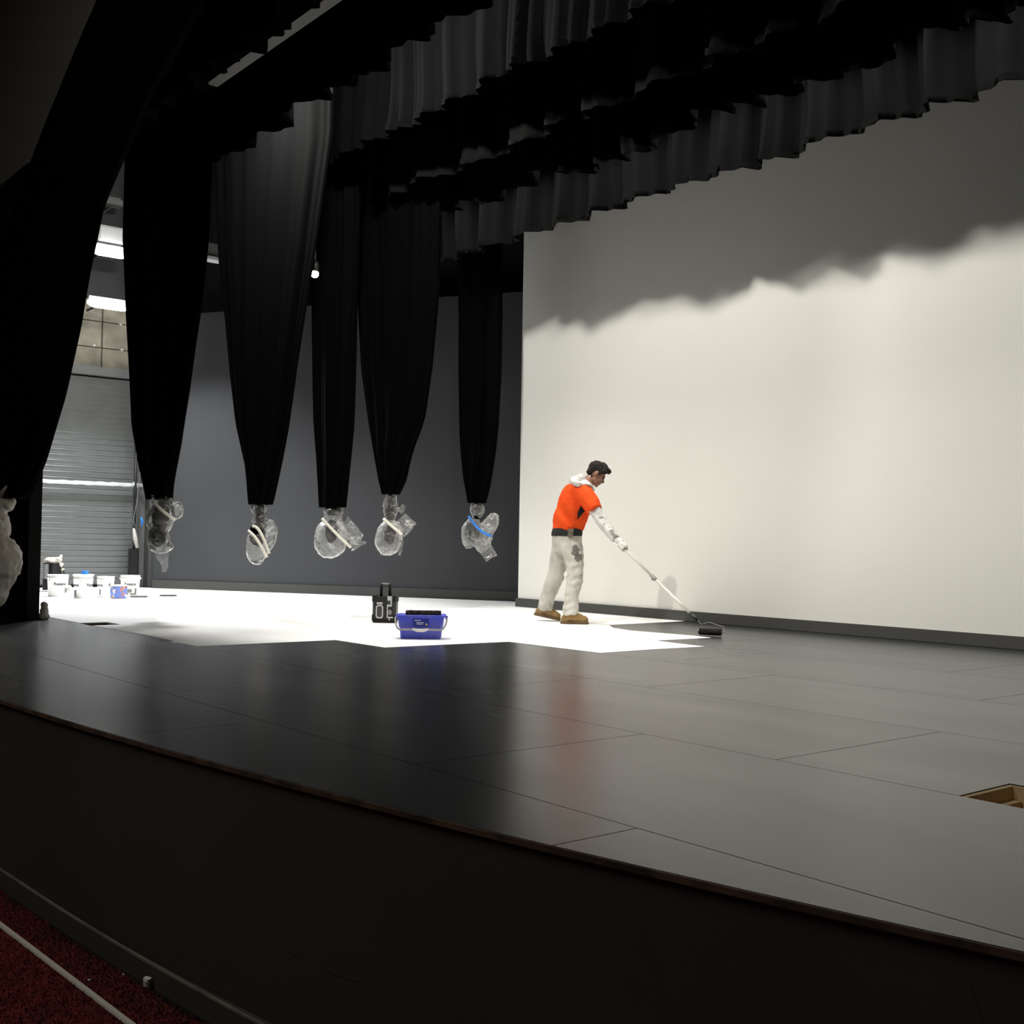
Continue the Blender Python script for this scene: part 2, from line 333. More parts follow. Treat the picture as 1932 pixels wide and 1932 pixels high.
# ------------------------------------------------------------------ walls
YC = 9.65; XC = -11.76
def wallbox(name, x0, x1, y0, y1, z0, z1, mat, **k): return tag(MB().box(((x0+x1)/2, (y0+y1)/2, (z0+z1)/2), (x1-x0, y1-y0, z1-z0)).build(name, mat), kind='structure', **k)
wallbox('wall_back', XC, 3.2, YC, YC+.35, -.3, 8, M['cyc'], label='white cyclorama wall behind the painter')
wallbox('baseboard_back', XC-.02, 3.2, YC-.03, YC-.001, .004, .115, M['skirting'], label='dark skirting under the white cyclorama')
dd = Vector((5.05, 2.93, 0)).normalized(); dn = Vector((dd.y, -dd.x, 0))
D0, D1 = Vector((-18.35, 7.303, 0)), Vector((-11.95, 10.96, 0)); ang = math.atan2(dd.y, dd.x); L = (D1-D0).length; mid = (D0+D1)/2
tag(MB().box((mid - dn*.12 + Vector((0, 0, 2.25))), (L, .24, 4.5), ang).build('wall_rear', M['dark_wall']), 'dark grey wall behind the tied curtains', kind='structure')
tag(MB().box((mid - dn*.5 + Vector((0, 0, 5.9))), (L+1.2, .2, 4.4), ang).build('wall_upper', M['matt_black']), kind='structure')
tag(MB().box((mid + dn*.016 + Vector((0, 0, .072))), (L, .03, .135), ang).build('baseboard_rear', M['skirting']), kind='structure')
wallbox('trim_3', -11.98, -11.78, 10.1, 11.0, .003, 8, M['matt_black'])
# side wall of the wing with the roller door
wl = wallbox('wall_left', -19.3, -19.04, 0, 8.6, -.3, 8, M['concrete_dark'], label='concrete side wall of the wing')
for (y0, y1, z0, z1) in ((4.6, 6.56, 4.40, 4.74), (6.58, 7.9, 4.40, 4.74), (4.6, 6.56, 3.965, 4.385), (6.58, 7.9, 3.965, 4.385), (4.6, 6.56, 3.63, 3.95), (6.58, 7.9, 3.63, 3.95)):
    MB().box((-19.015, (y0+y1)/2, (z0+z1)/2), (.06, y1-y0, z1-z0), 0, .01).build('concrete_panel', M['concrete'], wl)
for (y, z) in ((6.44, 3.985), (6.90, 3.965), (6.87, 4.385), (5.9, 3.98)):
    MB().ell((-18.98, y, z), (.02, .028, .028), nu=10, nv=6).build('tie_plug', M['alu_white'], wl)
MB().box((-19.0, 6.3, 6.0), (.1, 4, 2.45)).build('dark_panel', M['dark_wall'], wl)
MB().box((-18.98, 7.66, 1.8), (.1, .86, 3.6), 0, .01).build('grey_pier', M['wall_grey'], wl)
MB().box((-18.98, 4.55, 1.8), (.1, 2.08, 3.6), 0, .01).build('grey_pier', M['wall_grey'], wl)
door = empty('door_1', (-18.95, 6.35, 0)); tag(door, 'grey steel roller shutter door in the wing', kind='structure')
for i in range(37):
    z = .05+i*.092; q_ = 1 if i < 27 else .35; prof = [(0, 0), (.010*q_, .004), (.012*q_, .010), (.009*q_, .020), (.008*q_, .05), (.008*q_, .078), (.003*q_, .087), (0, .0915), (-.01, .0915), (-.01, 0)]
    n = len(prof); vs = [(px, y, z+pz) for y in (-.75, .78) for px, pz in prof]
    mesh('slat', vs, [(k, (k+1) % n, n+(k+1) % n, n+k) for k in range(n)] + [tuple(range(n))[::-1], tuple(range(n, 2*n))], M['slat'], door)
MB().box((.03, .0, 3.55), (.16, 1.9, .14), 0, .02).build('hood', M['steel_grey'], door)
for y in (-.80, .82): MB().box((.03, y, 1.74), (.09, .09, 3.48), 0, .01).build('guide_rail', M['steel_grey'], door)
MB().box((.03, 1.02, 1.74), (.05, .05, 3.48)).build('guide_rail', M['skirting'], door)
bar = MB().tube([(-18.81, 5.55+i*.1, 1.700+.003*math.sin(i*2.1)) for i in range(18)], [.034+.004*math.sin(i*3.3) for i in range(18)], 12)
bar = bar.build('foil_wrapped_bar', M['chrome'], smooth=True); tag(bar, 'bright foil-wrapped bar fixed across the roller shutter door', 'bar')
po = empty('cable_post', (-18.72, 7.09, 0), label='tall black post with cables beside the roller shutter door', cat='post')
MB().tube([(0, 0, 0), (0, 0, 2.6)], .022).build('pole', M['black_metal'], po, True)
MB().box((0, 0, .33), (.10, .15, .62), 0, .015).build('lower_box', M['black_metal'], po)
MB().tube([(.05, -.03, .98), (.06, .0, .8), (.05, .04, .66)], [.02, .04, .028], 10).build('rag', M['tarp'], po, True)
MB().tube([(.03, .02, 2.55), (.045, .06, 2.0), (.03, .03, 1.5), (.05, -.04, 1.1), (.03, .05, .9)], .008, 8).build('cable', M['steel_grey'], po, True)
MB().tube([(.05, .09, 1.17), (.06, .11, 1.1), (.05, .10, 1.02)], [.010, .022, .012], 8).build('tape_flag', M['tape_blue'], po, True)
for (y, z) in ((.0, 1.72), (.16, 1.71)): MB().box((-.02, y, z), (.06, .06, .06), 0, .01).build('clamp', M['chrome'], po)
# proscenium return, dark flat and auditorium side wall
wallbox('wall_side', -13.2, -11.90, 3.44, 3.56, -.3, 8, M['matt_black'], label='black proscenium return left of the wing opening')
wallbox('wall_proscenium', -19, -10.2, 3.36, 3.42, 4.6, 8, P('auditorium wall', (.22, .215, .20), .8), label='dim grey wall above and left of the curtains')
wallbox('wall_outer', -19.3, -13.2, 3.44, 3.56, -.3, 8, M['matt_black'])
wallbox('wall_right', 3.2, 3.4, -6.7, 10, -1, 8, M['matt_black'])
wallbox('ceiling', -19.3, 3.4, -6.7, 12, 8, 8.1, M['matt_black'])

# ------------------------------------------------------------------ borders (masking valances)
def border(name, Y, hem, x0, x1, mat, label, seed, top=7.6, amp=.11, sp=.62, dz=.025):
    rnd = random.Random(seed); t = empty(name, ((x0+x1)/2, Y, hem), label=label, cat='curtain', group=None); cx = (x0+x1)/2
    # fold positions of uneven width
    ks = [x0]; 
    while ks[-1] < x1: ks.append(ks[-1]+sp*rnd.uniform(.7, 1.35))
    hs = [rnd.uniform(-dz, dz) for _ in ks]; am = [rnd.uniform(.7, 1.2) for _ in ks]; sk_ = [rnd.uniform(.35, .65) for _ in ks]
    vs, fs = [], []; nz = 15; seg = 14; cols = []
    for i in range(len(ks)-1):
        for s in range(seg):
            u = s/seg; x = ks[i]+(ks[i+1]-ks[i])*u
            if x > x1: break
            # asymmetric rounded fold
            k = sk_[i]; v = u/k*.5 if u < k else .5+(u-k)/(1-k)*.5
            y = amp*am[i]*math.sin(2*PI*v) + .035*math.sin(6*PI*u+seed+i)
            cols.append((x, y, hs[i]*(1-u)+hs[i+1]*u + .012*math.sin(2*PI*v+1)))
    for (x, y, dh) in cols:
        for j in range(nz):
            tt = j/(nz-1); z = (hem+dh)+(top-hem-dh)*tt**1.5
            f = 1-.45*tt + .25*math.sin(x*3.1+tt*5+seed)*math.exp(-tt*6)
            vs.append((x-cx+.025*math.sin(tt*7+x*2), y*f, z-hem))
    n = len(cols)
    fs = [(i*nz+j, (i+1)*nz+j, (i+1)*nz+j+1, i*nz+j+1) for i in range(n-1) for j in range(nz-1)]
    o = mesh('drape', vs, fs, mat, t, True)
    so = o.modifiers.new('t', 'SOLIDIFY'); so.thickness = .006
    MB().tube([(x0-cx, 0, top-hem), (x1-cx, 0, top-hem)], .025, 8).build('hanging_bar', M['black_metal'], t, True)
    # stitched hem band, slightly proud
    hv = []
    for (x, y, dh) in cols:
        for z in (dh-.002, dh+.055): hv.append((x-cx, y*(1+.25*math.sin(x*3.1+seed))-.005, z))
    mesh('hem_band', hv, [(i*2, (i+1)*2, (i+1)*2+1, i*2+1) for i in range(n-1)], mat, t, True)
    return t
border('border_curtain', 3.72, 4.495, -13.0, 3, M['velour_black'], 'black border curtain nearest the camera, cutting off the grey rail at top left', 11, sp=.42, amp=.10, dz=.03)
border('border_curtain', 4.90, 4.71, -11.15, 3, M['velour_black'], 'black border curtain between the grey rail and the first charcoal border', 12, amp=.085, sp=.66, dz=.04)
border('border_curtain', 6.30, 5.03, -12.95, 3, M['velour_grey'], 'charcoal pleated border curtain hanging nearest the top edge of the picture', 13, amp=.085, dz=.02, sp=.55)
border('border_curtain', 6.95, 4.74, -11.1, 3, M['velour_black'], 'thin black border curtain just behind the first charcoal border', 14)
border('border_curtain', 7.50, 4.57, -12.2, 3, M['velour_black'], 'black border curtain in front of the rearmost charcoal border', 15, amp=.13, dz=.10, sp=.40)
border('border_curtain', 8.45, 4.445, -11.95, 3, M['velour_rear'], 'rearmost charcoal border curtain hanging in front of the white wall', 16)
rl = empty('curtain_rail', (-3.5, 4.4, 5.02), label='long grey straight rail under the ceiling at the top left', cat='rail')
MB().box((0, 0, .13), (12.8, .05, .24), 0, .004).build('web', P('grey rail', (.17, .165, .155), .6), rl)
MB().box((0, -.03, .012), (12.8, .11, .024), 0, .004).build('lower_flange', P('rail flange', (.12, .12, .11), .6), rl)
for i in range(9): MB().tube([(-6+i*1.5, 0, .25), (-6+i*1.5, 0, 2.95)], .008, 6).build('hanger', M['black_metal'], rl)

# ------------------------------------------------------------------ tied legs with wrapped ends
E1 = RT.copy()                                     # across the line from the wings, used for the turned bundles
def lerp(tab, z):
    if z <= tab[0][0]: return tab[0][1]
    for (a, b), (c, d) in zip(tab, tab[1:]):
        if z <= c: return b+(d-b)*(z-a)/(c-a)
    return tab[-1][1]
def leg_drape(parent, org, Lt, Rt, ztop, zneck, seed, mat, folds=11, neck_r=None, dmax=.15):
    rnd = random.Random(seed); ph = [rnd.uniform(0, 6.28) for _ in range(8)]; n = 190; rings = []
    nz = 46
    for j in range(nz):
        t = j/(nz-1); z = zneck+(ztop-zneck)*t**1.15
        xl, xr = lerp(Lt, z), lerp(Rt, z); c = (xl+xr)/2; s = (xr-xl)/2*.629
        b = min(s, .10+(dmax-.10)*min(1, (z-zneck)/1.5)); a = math.sqrt(max(s*s-(b*.777)**2, (s*.5)**2))/.629
        if a < b: a = b = s
        ring = []
        amp = min(.030, .20*s)
        for k in range(n):
            th = 2*PI*k/n
            w_ = math.sin(folds*2*th*.5*2/2+ph[0]+.6*math.sin(th*2+ph[1])) if False else math.sin(folds*th+ph[0]+1.1*math.sin(2*th+ph[1])+.35*math.sin(z*1.1+ph[4]))
            w2 = math.sin((folds*2+3)*th+ph[2]+.8*math.sin(3*th+ph[3])+.3*z)
            w_ = (abs(w_)**.7)*(1 if w_ > 0 else -1)
            r = 1; d = amp*(w_*.75+w2*.35)
            nx, ny = math.cos(th), math.sin(th)
            ring.append((c+a*nx*.97+d*nx*.5 - org[0], ny*(b+d)+d*.25*math.sin(th*3) , z-org[2]))
        rings.append(ring)
    o = MB().loft(rings).build('drape', mat, parent, True); return o
def crumple(co, amp, sc, seed=0):
    v = Vector(co)*sc+Vector((seed*3.1, seed*1.7, 0))
    return amp*(noise.noise(v)*.9+.6*abs(noise.noise(v*2.3))+.35*noise.noise(v*5.1)-.2)
def wrapped_leg(Y, cx, zneck, Lt, Rt, label, seed, bag, tapes, mat_tape='tape', ztop=6.9, folds=11, blobs=()):
    org = (cx, Y, zneck)
    t = empty('tied_curtain', org, label=label, cat='curtain')
    leg_drape(t, org, Lt, Rt, ztop, zneck, seed, M['velour'], folds, dmax=.07 if seed == 2 else .12)
    MB().tube([(lerp(Lt, 9)-cx, 0, ztop-zneck), (lerp(Rt, 9)-cx, 0, ztop-zneck)], .02, 8).build('hanging_bar', M['black_metal'], t, True)
    for hx in (-.4, .4): MB().tube([(hx, 0, ztop-zneck), (hx, 0, 8-zneck)], .006, 6).build('suspension_line', M['black_metal'], t)
    # local bag frame: h = along E1, v = depth, z
    def W(h, d, z): return Vector((E1.x*h - E1.y*d, E1.y*h + E1.x*d, z))
    # the bunched cloth inside
    b = MB()
    for (h, d, z, rx, ry, rz) in bag['cloth']: b.ell(W(h, d, z), (rx, ry, rz), Matrix.Rotation(math.radians(51), 3, 'Z'))
    b.remesh('bundled_cloth', .016, M['velour'], t, lambda c, nn: crumple(c, .022, 11, seed))
    b = MB()
    for (h, d, z, rx, ry, rz, rot) in bag['film']:
        b.ell(W(h, d, z), (rx, ry, rz), Matrix.Rotation(math.radians(51), 3, 'Z') @ Matrix.Rotation(math.radians(rot), 3, 'Y'))
    o = b.remesh('plastic_wrap', .014, M['film_milky'] if bag.get('milky') else M['film'], t, lambda c, nn: crumple(c, .020, 7, seed+5), 5)
    for fl in bag.get('flaps', ()):                # loose film ends as crumpled sheets
        vs, fs = [], []; n = 7
        (h0, z0), (h1, z1), w0, w1 = fl
        for i in range(n):
            u = i/(n-1); ww = w0+(w1-w0)*u; hx, zz = h0+(h1-h0)*u, z0+(z1-z0)*u
            px, pz = -(z1-z0), (h1-h0); l = math.hypot(px, pz) or 1; px, pz = px/l, pz/l
            for k in range(n):
                s = (k/(n-1)-.5)*ww; j = .018*math.sin(k*2.1+i*1.3+seed)+random.uniform(-.01, .01)
                vs.append(W(hx+px*s+random.uniform(-.006, .006), -.04+j+.03*math.sin(u*3), zz+pz*s+random.uniform(-.006, .006)))
        fs = [(i*n+k, (i+1)*n+k, (i+1)*n+k+1, i*n+k+1) for i in range(n-1) for k in range(n-1)]
        mesh('loose_film', vs, fs, M['film_milky'], t, True)
    for tp in tapes:                               # tape strips laid over the front of the bag
        vs = []; n = len(tp)-1; ww = .016
        P3 = [W(h, d, z) for h, d, z in tp]
        for i, p in enumerate(P3):
            tg = (P3[min(i+1, n)]-P3[max(i-1, 0)]).normalized(); sd = tg.cross(Fh).normalized()*ww
            for q in (p-sd, p+sd): vs += [q-Fh*.002, q+Fh*.002]
        fs = []
        for i in range(n):
            a = i*4; fs += [(a, a+4, a+6, a+2), (a+1, a+3, a+7, a+5), (a, a+1, a+5, a+4), (a+2, a+6, a+7, a+3)]
        fs += [(0, 2, 3, 1), (n*4, n*4+1, n*4+3, n*4+2)]
        mesh('tape_strip', vs, fs, M[mat_tape], t, True)
    return t
def arc(p0, p1, bulge=.02, d0=-.12, n=7, sag=0):
    return [(p0[0]+(p1[0]-p0[0])*i/n, d0-bulge*math.sin(PI*i/n), p0[1]+(p1[1]-p0[1])*i/n+sag*math.sin(PI*i/n)) for i in range(n+1)]
L2 = [(1.262, -11.949), (1.58, -12.224), (2.087, -12.523), (2.595, -12.637), (3.326, -12.816), (4.27, -12.997)]
Q2 = [(1.237, -11.488), (1.363, -11.468), (1.818, -11.223), (2.344, -11.029), (2.816, -10.888), (3.04, -10.812), (3.346, -10.728), (3.806, -10.642), (4.67, -10.60)]
wrapped_leg(4.705, -11.60, 1.245, L2, Q2, 'wide black tied curtain just right of the roller shutter, with a lumpy two-lobed plastic bag', 2,
    dict(cloth=[(0, 0, -.02, .07, .07, .06), (-.03, 0, -.17, .10, .10, .16), (-.06, 0, -.38, .09, .09, .12)],
         film=[(0, 0, -.01, .085, .085, .06, 0), (-.03, 0, -.20, .145, .13, .20, 12), (-.05, 0, -.42, .125, .11, .15, 0), (.13, 0, -.12, .075, .07, .10, 20), (.02, 0, -.50, .10, .08, .055, -12)],
         flaps=[((.0, -.54), (.03, -.76), .15, .04), ((-.10, .0), (-.12, .04), .05, .02)]),
    [arc((-.10, -.02), (.145, -.22), .05, -.09)])
L3 = [(1.228, -11.793), (1.674, -11.934), (2.162, -12.203), (2.795, -12.402), (3.453, -12.579), (4.181, -12.807), (5.436, -12.994)]
Q3 = [(1.205, -11.395), (1.716, -11.148), (2.077, -10.985), (2.626, -10.81), (3.178, -10.651), (3.959, -10.416), (5.0, -10.15)]
wrapped_leg(5.796, -11.60, 1.225, L3, Q3, 'pleated black tied curtain left of the bright bulb, plastic end crossed by two tape strips', 3,
    dict(cloth=[(0, 0, -.10, .065, .07, .13), (-.02, 0, -.34, .09, .09, .13)],
         film=[(.0, 0, -.04, .095, .09, .07, 0), (.005, 0, -.17, .088, .085, .14, 0), (-.02, 0, -.47, .125, .12, .20, 0), (.12, 0, -.35, .075, .07, .16, 10), (.12, 0, -.22, .05, .05, .07, 30)]),
    [arc((-.06, -.24), (.135, -.54), .05, -.08, 9, .09), arc((-.10, -.29), (.115, -.58), .05, -.10, 9, .05)])
L4 = [(1.222, -11.83), (1.724, -11.913), (2.221, -12.022), (2.859, -12.075), (3.695, -12.136), (4.475, -12.195)]
Q4 = [(1.216, -11.358), (1.775, -11.263), (2.163, -11.197), (2.763, -11.175), (3.606, -11.161), (4.267, -11.141)]
wrapped_leg(6.713, -11.59, 1.222, L4, Q4, 'slender black tied curtain right of the bright bulb, round plastic bag with a side wing', 4,
    dict(cloth=[(0, 0, -.03, .09, .08, .06), (.0, 0, -.28, .08, .07, .14)],
         film=[(0, 0, -.05, .105, .10, .07, 0), (-.01, 0, -.36, .20, .17, .235, 10), (.0, 0, -.15, .11, .10, .10, 0)],
         flaps=[((.10, -.22), (.33, -.38), .30, .14), ((.22, -.44), (.40, -.40), .14, .02), ((.07, -.14), (.12, .02), .10, .03)]),
    [arc((-.10, -.13), (.24, -.46), .06, -.13)], folds=8)
L5 = [(1.402, -11.262), (1.66, -11.374), (1.908, -11.488), (2.229, -11.605), (2.881, -11.797), (3.798, -11.929), (4.533, -12.044)]
Q5 = [(1.377, -10.971), (1.561, -10.825), (1.867, -10.697), (2.209, -10.467), (2.785, -10.332), (3.531, -10.225), (4.171, -10.205)]
wrapped_leg(7.198, -11.113, 1.382, L5, Q5, 'wide black tied curtain above the site radio, plastic bag on a long narrow neck', 5,
    dict(cloth=[(.0, 0, -.16, .06, .06, .18), (.0, 0, -.46, .07, .07, .12)],
         film=[(.0, 0, -.14, .09, .085, .19, 0), (-.01, 0, -.50, .165, .14, .21, 12)],
         flaps=[((.10, -.20), (.16, -.13), .09, .05), ((.10, -.42), (.24, -.27), .20, .18), ((.14, -.52), (.12, -.70), .03, .03)]),
    [arc((-.07, -.28), (.15, -.46), .05, -.11)])
L6 = [(1.356, -11.768), (1.673, -11.869), (2.033, -11.937), (2.242, -11.966), (3.078, -12.015), (3.776, -12.035), (4.621, -12.072)]
Q6 = [(1.337, -11.444), (1.655, -11.312), (1.997, -11.235), (2.326, -11.19), (2.987, -11.155), (3.652, -11.162), (4.456, -11.184)]
wrapped_leg(8.817, -11.60, 1.345, L6, Q6, 'black tied curtain nearest the white wall, plastic bag bound with blue tape', 6,
    dict(cloth=[(0, 0, -.1, .07, .06, .12), (-.05, 0, -.36, .09, .08, .15)],
         film=[(.0, 0, -.08, .095, .085, .12, 0), (-.07, 0, -.38, .12, .11, .21, 10), (.10, -.05, -.42, .12, .09, .22, 18), (.19, -.04, -.26, .10, .08, .15, 20)],
         flaps=[((.12, -.58), (.20, -.70), .18, .16)], milky=True),
    [arc((-.10, -.17), (.20, -.42), .03, -.17, 9, -.05)], 'tape_blue', folds=8)
# the big side-tied front curtain
t = empty('tied_curtain', (-11.45, 3.18, 1.2), label='huge black front curtain swept far left, its end tied in a white cloth bag', cat='curtain')
LA = [(1.208, -12.059), (1.987, -12.628), (3.0, -13.2), (3.7, -12.15), (4.576, -10.72), (4.991, -9.92), (5.225, -9.35), (6.6, -7.7)]
RA = [(1.191, -11.173), (1.516, -10.674), (2.087, -10.104), (2.661, -9.709), (3.599, -9.24), (4.209, -8.3), (4.6, -7.3), (6.6, -5.0)]
leg_drape(t, (-11.45, 3.18, 1.2), LA, RA, 6.6, 1.2, 21, M['velour'], 13)
b = MB()
for (h, d, z, rx, ry, rz) in ((-.13, 0, -.06, .12, .10, .08), (-.20, 0, -.28, .15, .13, .25), (-.17, 0, -.64, .235, .19, .30), (-.22, 0, -.9, .19, .16, .15)):
    b.ell((E1.x*h-E1.y*d, E1.y*h+E1.x*d, z), (rx, ry, rz), Matrix.Rotation(math.radians(51), 3, 'Z'))
b.remesh('cloth_bag', .02, M['cloth_white'], t, lambda c, nn: crumple(c, .045, 4, 3))
MB().tube([(-.10, -.12, -.04), (-.02, -.13, .03), (.07, -.13, .05), (.13, -.12, .10)], [.03, .022, .024, .012], 8).build('tie_end', M['cloth_white'], t, True)

# ------------------------------------------------------------------ lamps
def lamp(loc, l, label, rx=.075):
    t = empty('tube_lamp', loc, label=label, cat='lamp')
    MB().tube([(0, -l/2+i*l/12, 0) for i in range(13)], [.03]+[rx*.82]+[rx]*9+[rx*.82]+[.03], 14).build('diffuser', M['lamp'], t, True)
    MB().box((-.07, 0, .06), (.10, l*.9, .10), 0, .01).build('housing', M['lamp_body'], t)
    MB().tube([(-.07, 0, .06), (-1.0, 0, .06)], .02, 8).build('wall_arm', M['black_metal'], t)
    return t
lamp((-17.98, 6.31, 4.49), .66, 'lower of the two glowing tube lamps left of the tied curtains')
u_ = lamp((-17.98, 6.31, 5.33), .54, 'upper of the two glowing tube lamps, under a pale box', .085)
bx = MB().tube([(-.1, .1, .0), (-.83, .1, .0)], .02, 6).box((0, 0, 0), (.25, .42, .26), 0, .02).box((.13, 0, 0), (.02, .36, .2), 0, .01).build('duct_box', M['lamp_body']); bx.location = (-18.15, 6.34, 5.62)
tag(bx, 'pale square box above the upper tube lamp', 'duct')
bx2 = MB().tube([(-.08, .1, .0), (-.70, .1, .0)], .02, 6).box((0, 0, 0), (.2, .36, .09), 0, .01).box((0, 0, .06), (.16, .3, .04), 0, .01).build('duct_box', M['steel_grey']); bx2.location = (-18.3, 6.40, 6.20)
tag(bx2, 'dim flat bracket high above the pale box in the wing', 'duct')
sp = empty('spot_lamp', (-10.890, 6.030, 3.709), label='small round bulb shining between two tied curtains', cat='lamp')
MB().ell((0, 0, 0), (.042, .042, .042)).build('bulb', M['bulb'], sp, True)
MB().lathe([(.03, .0), (.045, .03), (.04, .1), (.015, .13), (.0, .13)], (0, 0, .02)).build('lamp_holder', M['black_metal'], sp, True)
MB().tube([(0, 0, .14), (.01, .01, 4.18)], .006, 6).build('cord', M['steel_grey'], sp)
jb = empty('junction_box', (-16.327, 7.300, 5.200), label='small pale box high between the first two tied curtains', cat='box')
MB().box((0, 0, 0), (.14, .26, .2), 0, .01).build('case', M['steel_grey'], jb)
MB().box((0, 0, -.13), (.2, .3, .05), 0, .01).build('lower_flange', M['lamp_body'], jb)
MB().tube([(-.1, 0, 0), (-.1, 0, 2.80)], .006, 6).build('hanger', M['matt_black'], jb)

# ------------------------------------------------------------------ trap openings
def trap(h, label, depth=.22, wood='timber'):
    x0, x1, y0, y1 = h; cx, cy = (x0+x1)/2, (y0+y1)/2; w_, l = x1-x0, y1-y0
    t = empty('floor_trap', (cx, cy, -depth), label=label, cat='trap'); th = .02
    for (c_, d_) in (((-w_/2+th/2+.002, 0), (th, l-.004)), ((w_/2-th/2-.002, 0), (th, l-.004)), ((0, l/2-th/2-.002), (w_-2*th-.006, th))):
        MB().box((c_[0], c_[1], depth/2-.004), (d_[0], d_[1], depth)).build('side_board', M[wood], t)
    MB().box((0, 0, .0), (w_, l, .02), 0).build('base_board', M[wood], t)
    MB().box((-w_/2+.040, 0, depth-.075), (.035, l-.05, .045), 0, .004).build('batten', M[wood], t)
    MB().box((.02, l/2-.040, depth-.075), (w_-.12, .035, .045), 0, .004).build('batten', M[wood], t)
    MB().box((-w_/2+.075, l/2-.075, depth/2-.04), (.03, .03, depth-.09), 0, .004).build('corner_post', M['timber_dark'], t)
    return t
trap(HOLES[0], 'open floor trap lined with pale timber at the right edge')
trap(HOLES[1], 'narrow dark open trap at the left front of the white primed area', wood='timber_dark')

# ------------------------------------------------------------------ pails and small things by the door
def text_mesh(txt, size):
    c = bpy.data.curves.new('t', 'FONT'); c.body = txt; c.size = size; c.align_x = 'CENTER'; c.extrude = 0; c.offset = size*.02
    o = bpy.data.objects.new('t', c); COL.objects.link(o); dg = bpy.context.evaluated_depsgraph_get(); dg.update()
    me = bpy.data.meshes.new_from_object(o.evaluated_get(dg)); bpy.data.objects.remove(o); return me
M['pail'] = P('white pail', (.80, .80, .78), .4, ns=8, nstr=.06); M['ink'] = P('black print', (.03, .03, .03), .5)
TM = text_mesh('Resene', .058)
def pail(loc, r, hgt, label, texts, marks, lid=False, handle=0):
    t = empty('paint_pail', loc, label=label, cat='pail', group='white paint pails by the roller door')
    MB().lathe([(0, .004), (r*.86, .004), (r*.88, 0), (r*.89, .01), (r*.985, hgt*.82), (r*1.0, hgt*.82), (r*1.03, hgt*.84), (r*1.03, hgt*.87), (r*1.0, hgt*.88), (r*1.01, hgt*.98), (r*1.04, hgt), (r*.98, hgt), (r*.9, hgt*.5), (0, .01)], n=36).build('body', M['pail'], t, True)
    if lid: MB().lathe([(0, hgt+.006), (r*1.05, hgt+.006), (r*1.10, hgt-.002), (r*1.10, hgt+.012), (r*1.0, hgt+.016), (0, hgt+.014)], n=36).build('lid', M['pail'], t, True)
    for a in texts:
        me = TM.copy(); z0 = hgt*.52
        for v in me.vertices:
            z = z0+v.co.y; rr = r*(.89+.095*z/(hgt*.82))+.0015; th = a+v.co.x/rr; v.co = (rr*math.cos(th), rr*math.sin(th), z)
        me.materials.clear(); link('brand_lettering', me, M['ink'], t)
    for (a, z, w_, h) in marks:
        n = 5; vs = []
        for i in range(n+1):
            for zz in (z, z+h):
                rr = r*(.89+.095*zz/(hgt*.82))+.0015; th = a+(i/n-.5)*w_/rr; vs.append((rr*math.cos(th), rr*math.sin(th), zz))
        mesh('printed_block', vs, [(i*2, i*2+2, i*2+3, i*2+1) for i in range(n)], P('grey print', (.16, .16, .15), .6), t)
    az = -.32 + handle
    pts = []
    for i in range(13):
        u = i/12*PI; pts.append((r*1.05*math.cos(u)*math.cos(az+PI/2) + .05*math.sin(u)*math.cos(az), r*1.05*math.cos(u)*math.sin(az+PI/2)+.05*math.sin(u)*math.sin(az), hgt*.86-.10*math.sin(u)))
    MB().tube(pts, .003, 6).build('bail_handle', M['alu'], t, True)
    for s in (-1, 1): MB().ell((r*1.03*math.cos(az+s*PI/2), r*1.03*math.sin(az+s*PI/2), hgt*.86), (.014, .014, .014), nu=8, nv=6).build('handle_lug', M['pail'], t)
    return t
A0 = -.32                                          # towards the camera
pail((-16.25, 5.10, .003), .138, .30, 'leftmost white paint pail, under the roller shutter', [A0+.25], [(A0+1.0, .05, .05, .07)], handle=.6)
pail((-15.72, 5.27, .003), .128, .305, 'white paint pail with a lid and a blue tape roll on top', [A0-1.15, A0+1.05], [(A0-1.0, .02, .05, .09)], lid=True, handle=1.2)
pail((-15.85, 5.62, .003), .115, .285, 'white paint pail standing behind the coloured tin', [A0-1.1, A0+1.1], [(A0-.75, .03, .025, .08)], handle=.8)
pail((-16.05, 6.04, .003), .132, .29, 'rightmost white paint pail with full lettering facing the front', [A0-.05], [(A0-.45, .02, .05, .08), (A0+.25, .02, .07, .02), (A0+.6, .02, .03, .09), (A0-.1, .05, .06, .05)], handle=.0)
tr = MB().lathe([(.028, 0), (.045, 0), (.047, .004), (.047, .044), (.045, .048), (.028, .048), (.028, 0)], n=28).build('tape_roll', M['tape_blue'], smooth=False); tr.location = (-15.70, 5.28, .322)
tag(tr, 'blue tape roll on the lid of a white pail', 'tape')
tin = empty('paint_tin', (-15.45, 5.66, .003), label='short tin with a blurred red, blue and yellow label in front of the pails', cat='tin')
mm = P('mottled label', (.45, .12, .12), .5); nt = mm.node_tree; vn = nt.nodes.new('ShaderNodeTexVoronoi'); vn.inputs['Scale'].default_value = 22; tcx = nt.nodes.new('ShaderNodeTexCoord'); nt.links.new(tcx.outputs['Object'], vn.inputs['Vector'])
cr = nt.nodes.new('ShaderNodeValToRGB'); cr.color_ramp.interpolation = 'CONSTANT'; cr.color_ramp.elements[0].color = (.16, .19, .45, 1); cr.color_ramp.elements[1].position = .3; cr.color_ramp.elements[1].color = (.38, .17, .17, 1)
for p_, c_ in ((.5, (.75, .45, .15, 1)), (.65, (.6, .58, .6, 1)), (.8, (.12, .2, .55, 1))): e_ = cr.color_ramp.elements.new(p_); e_.color = c_
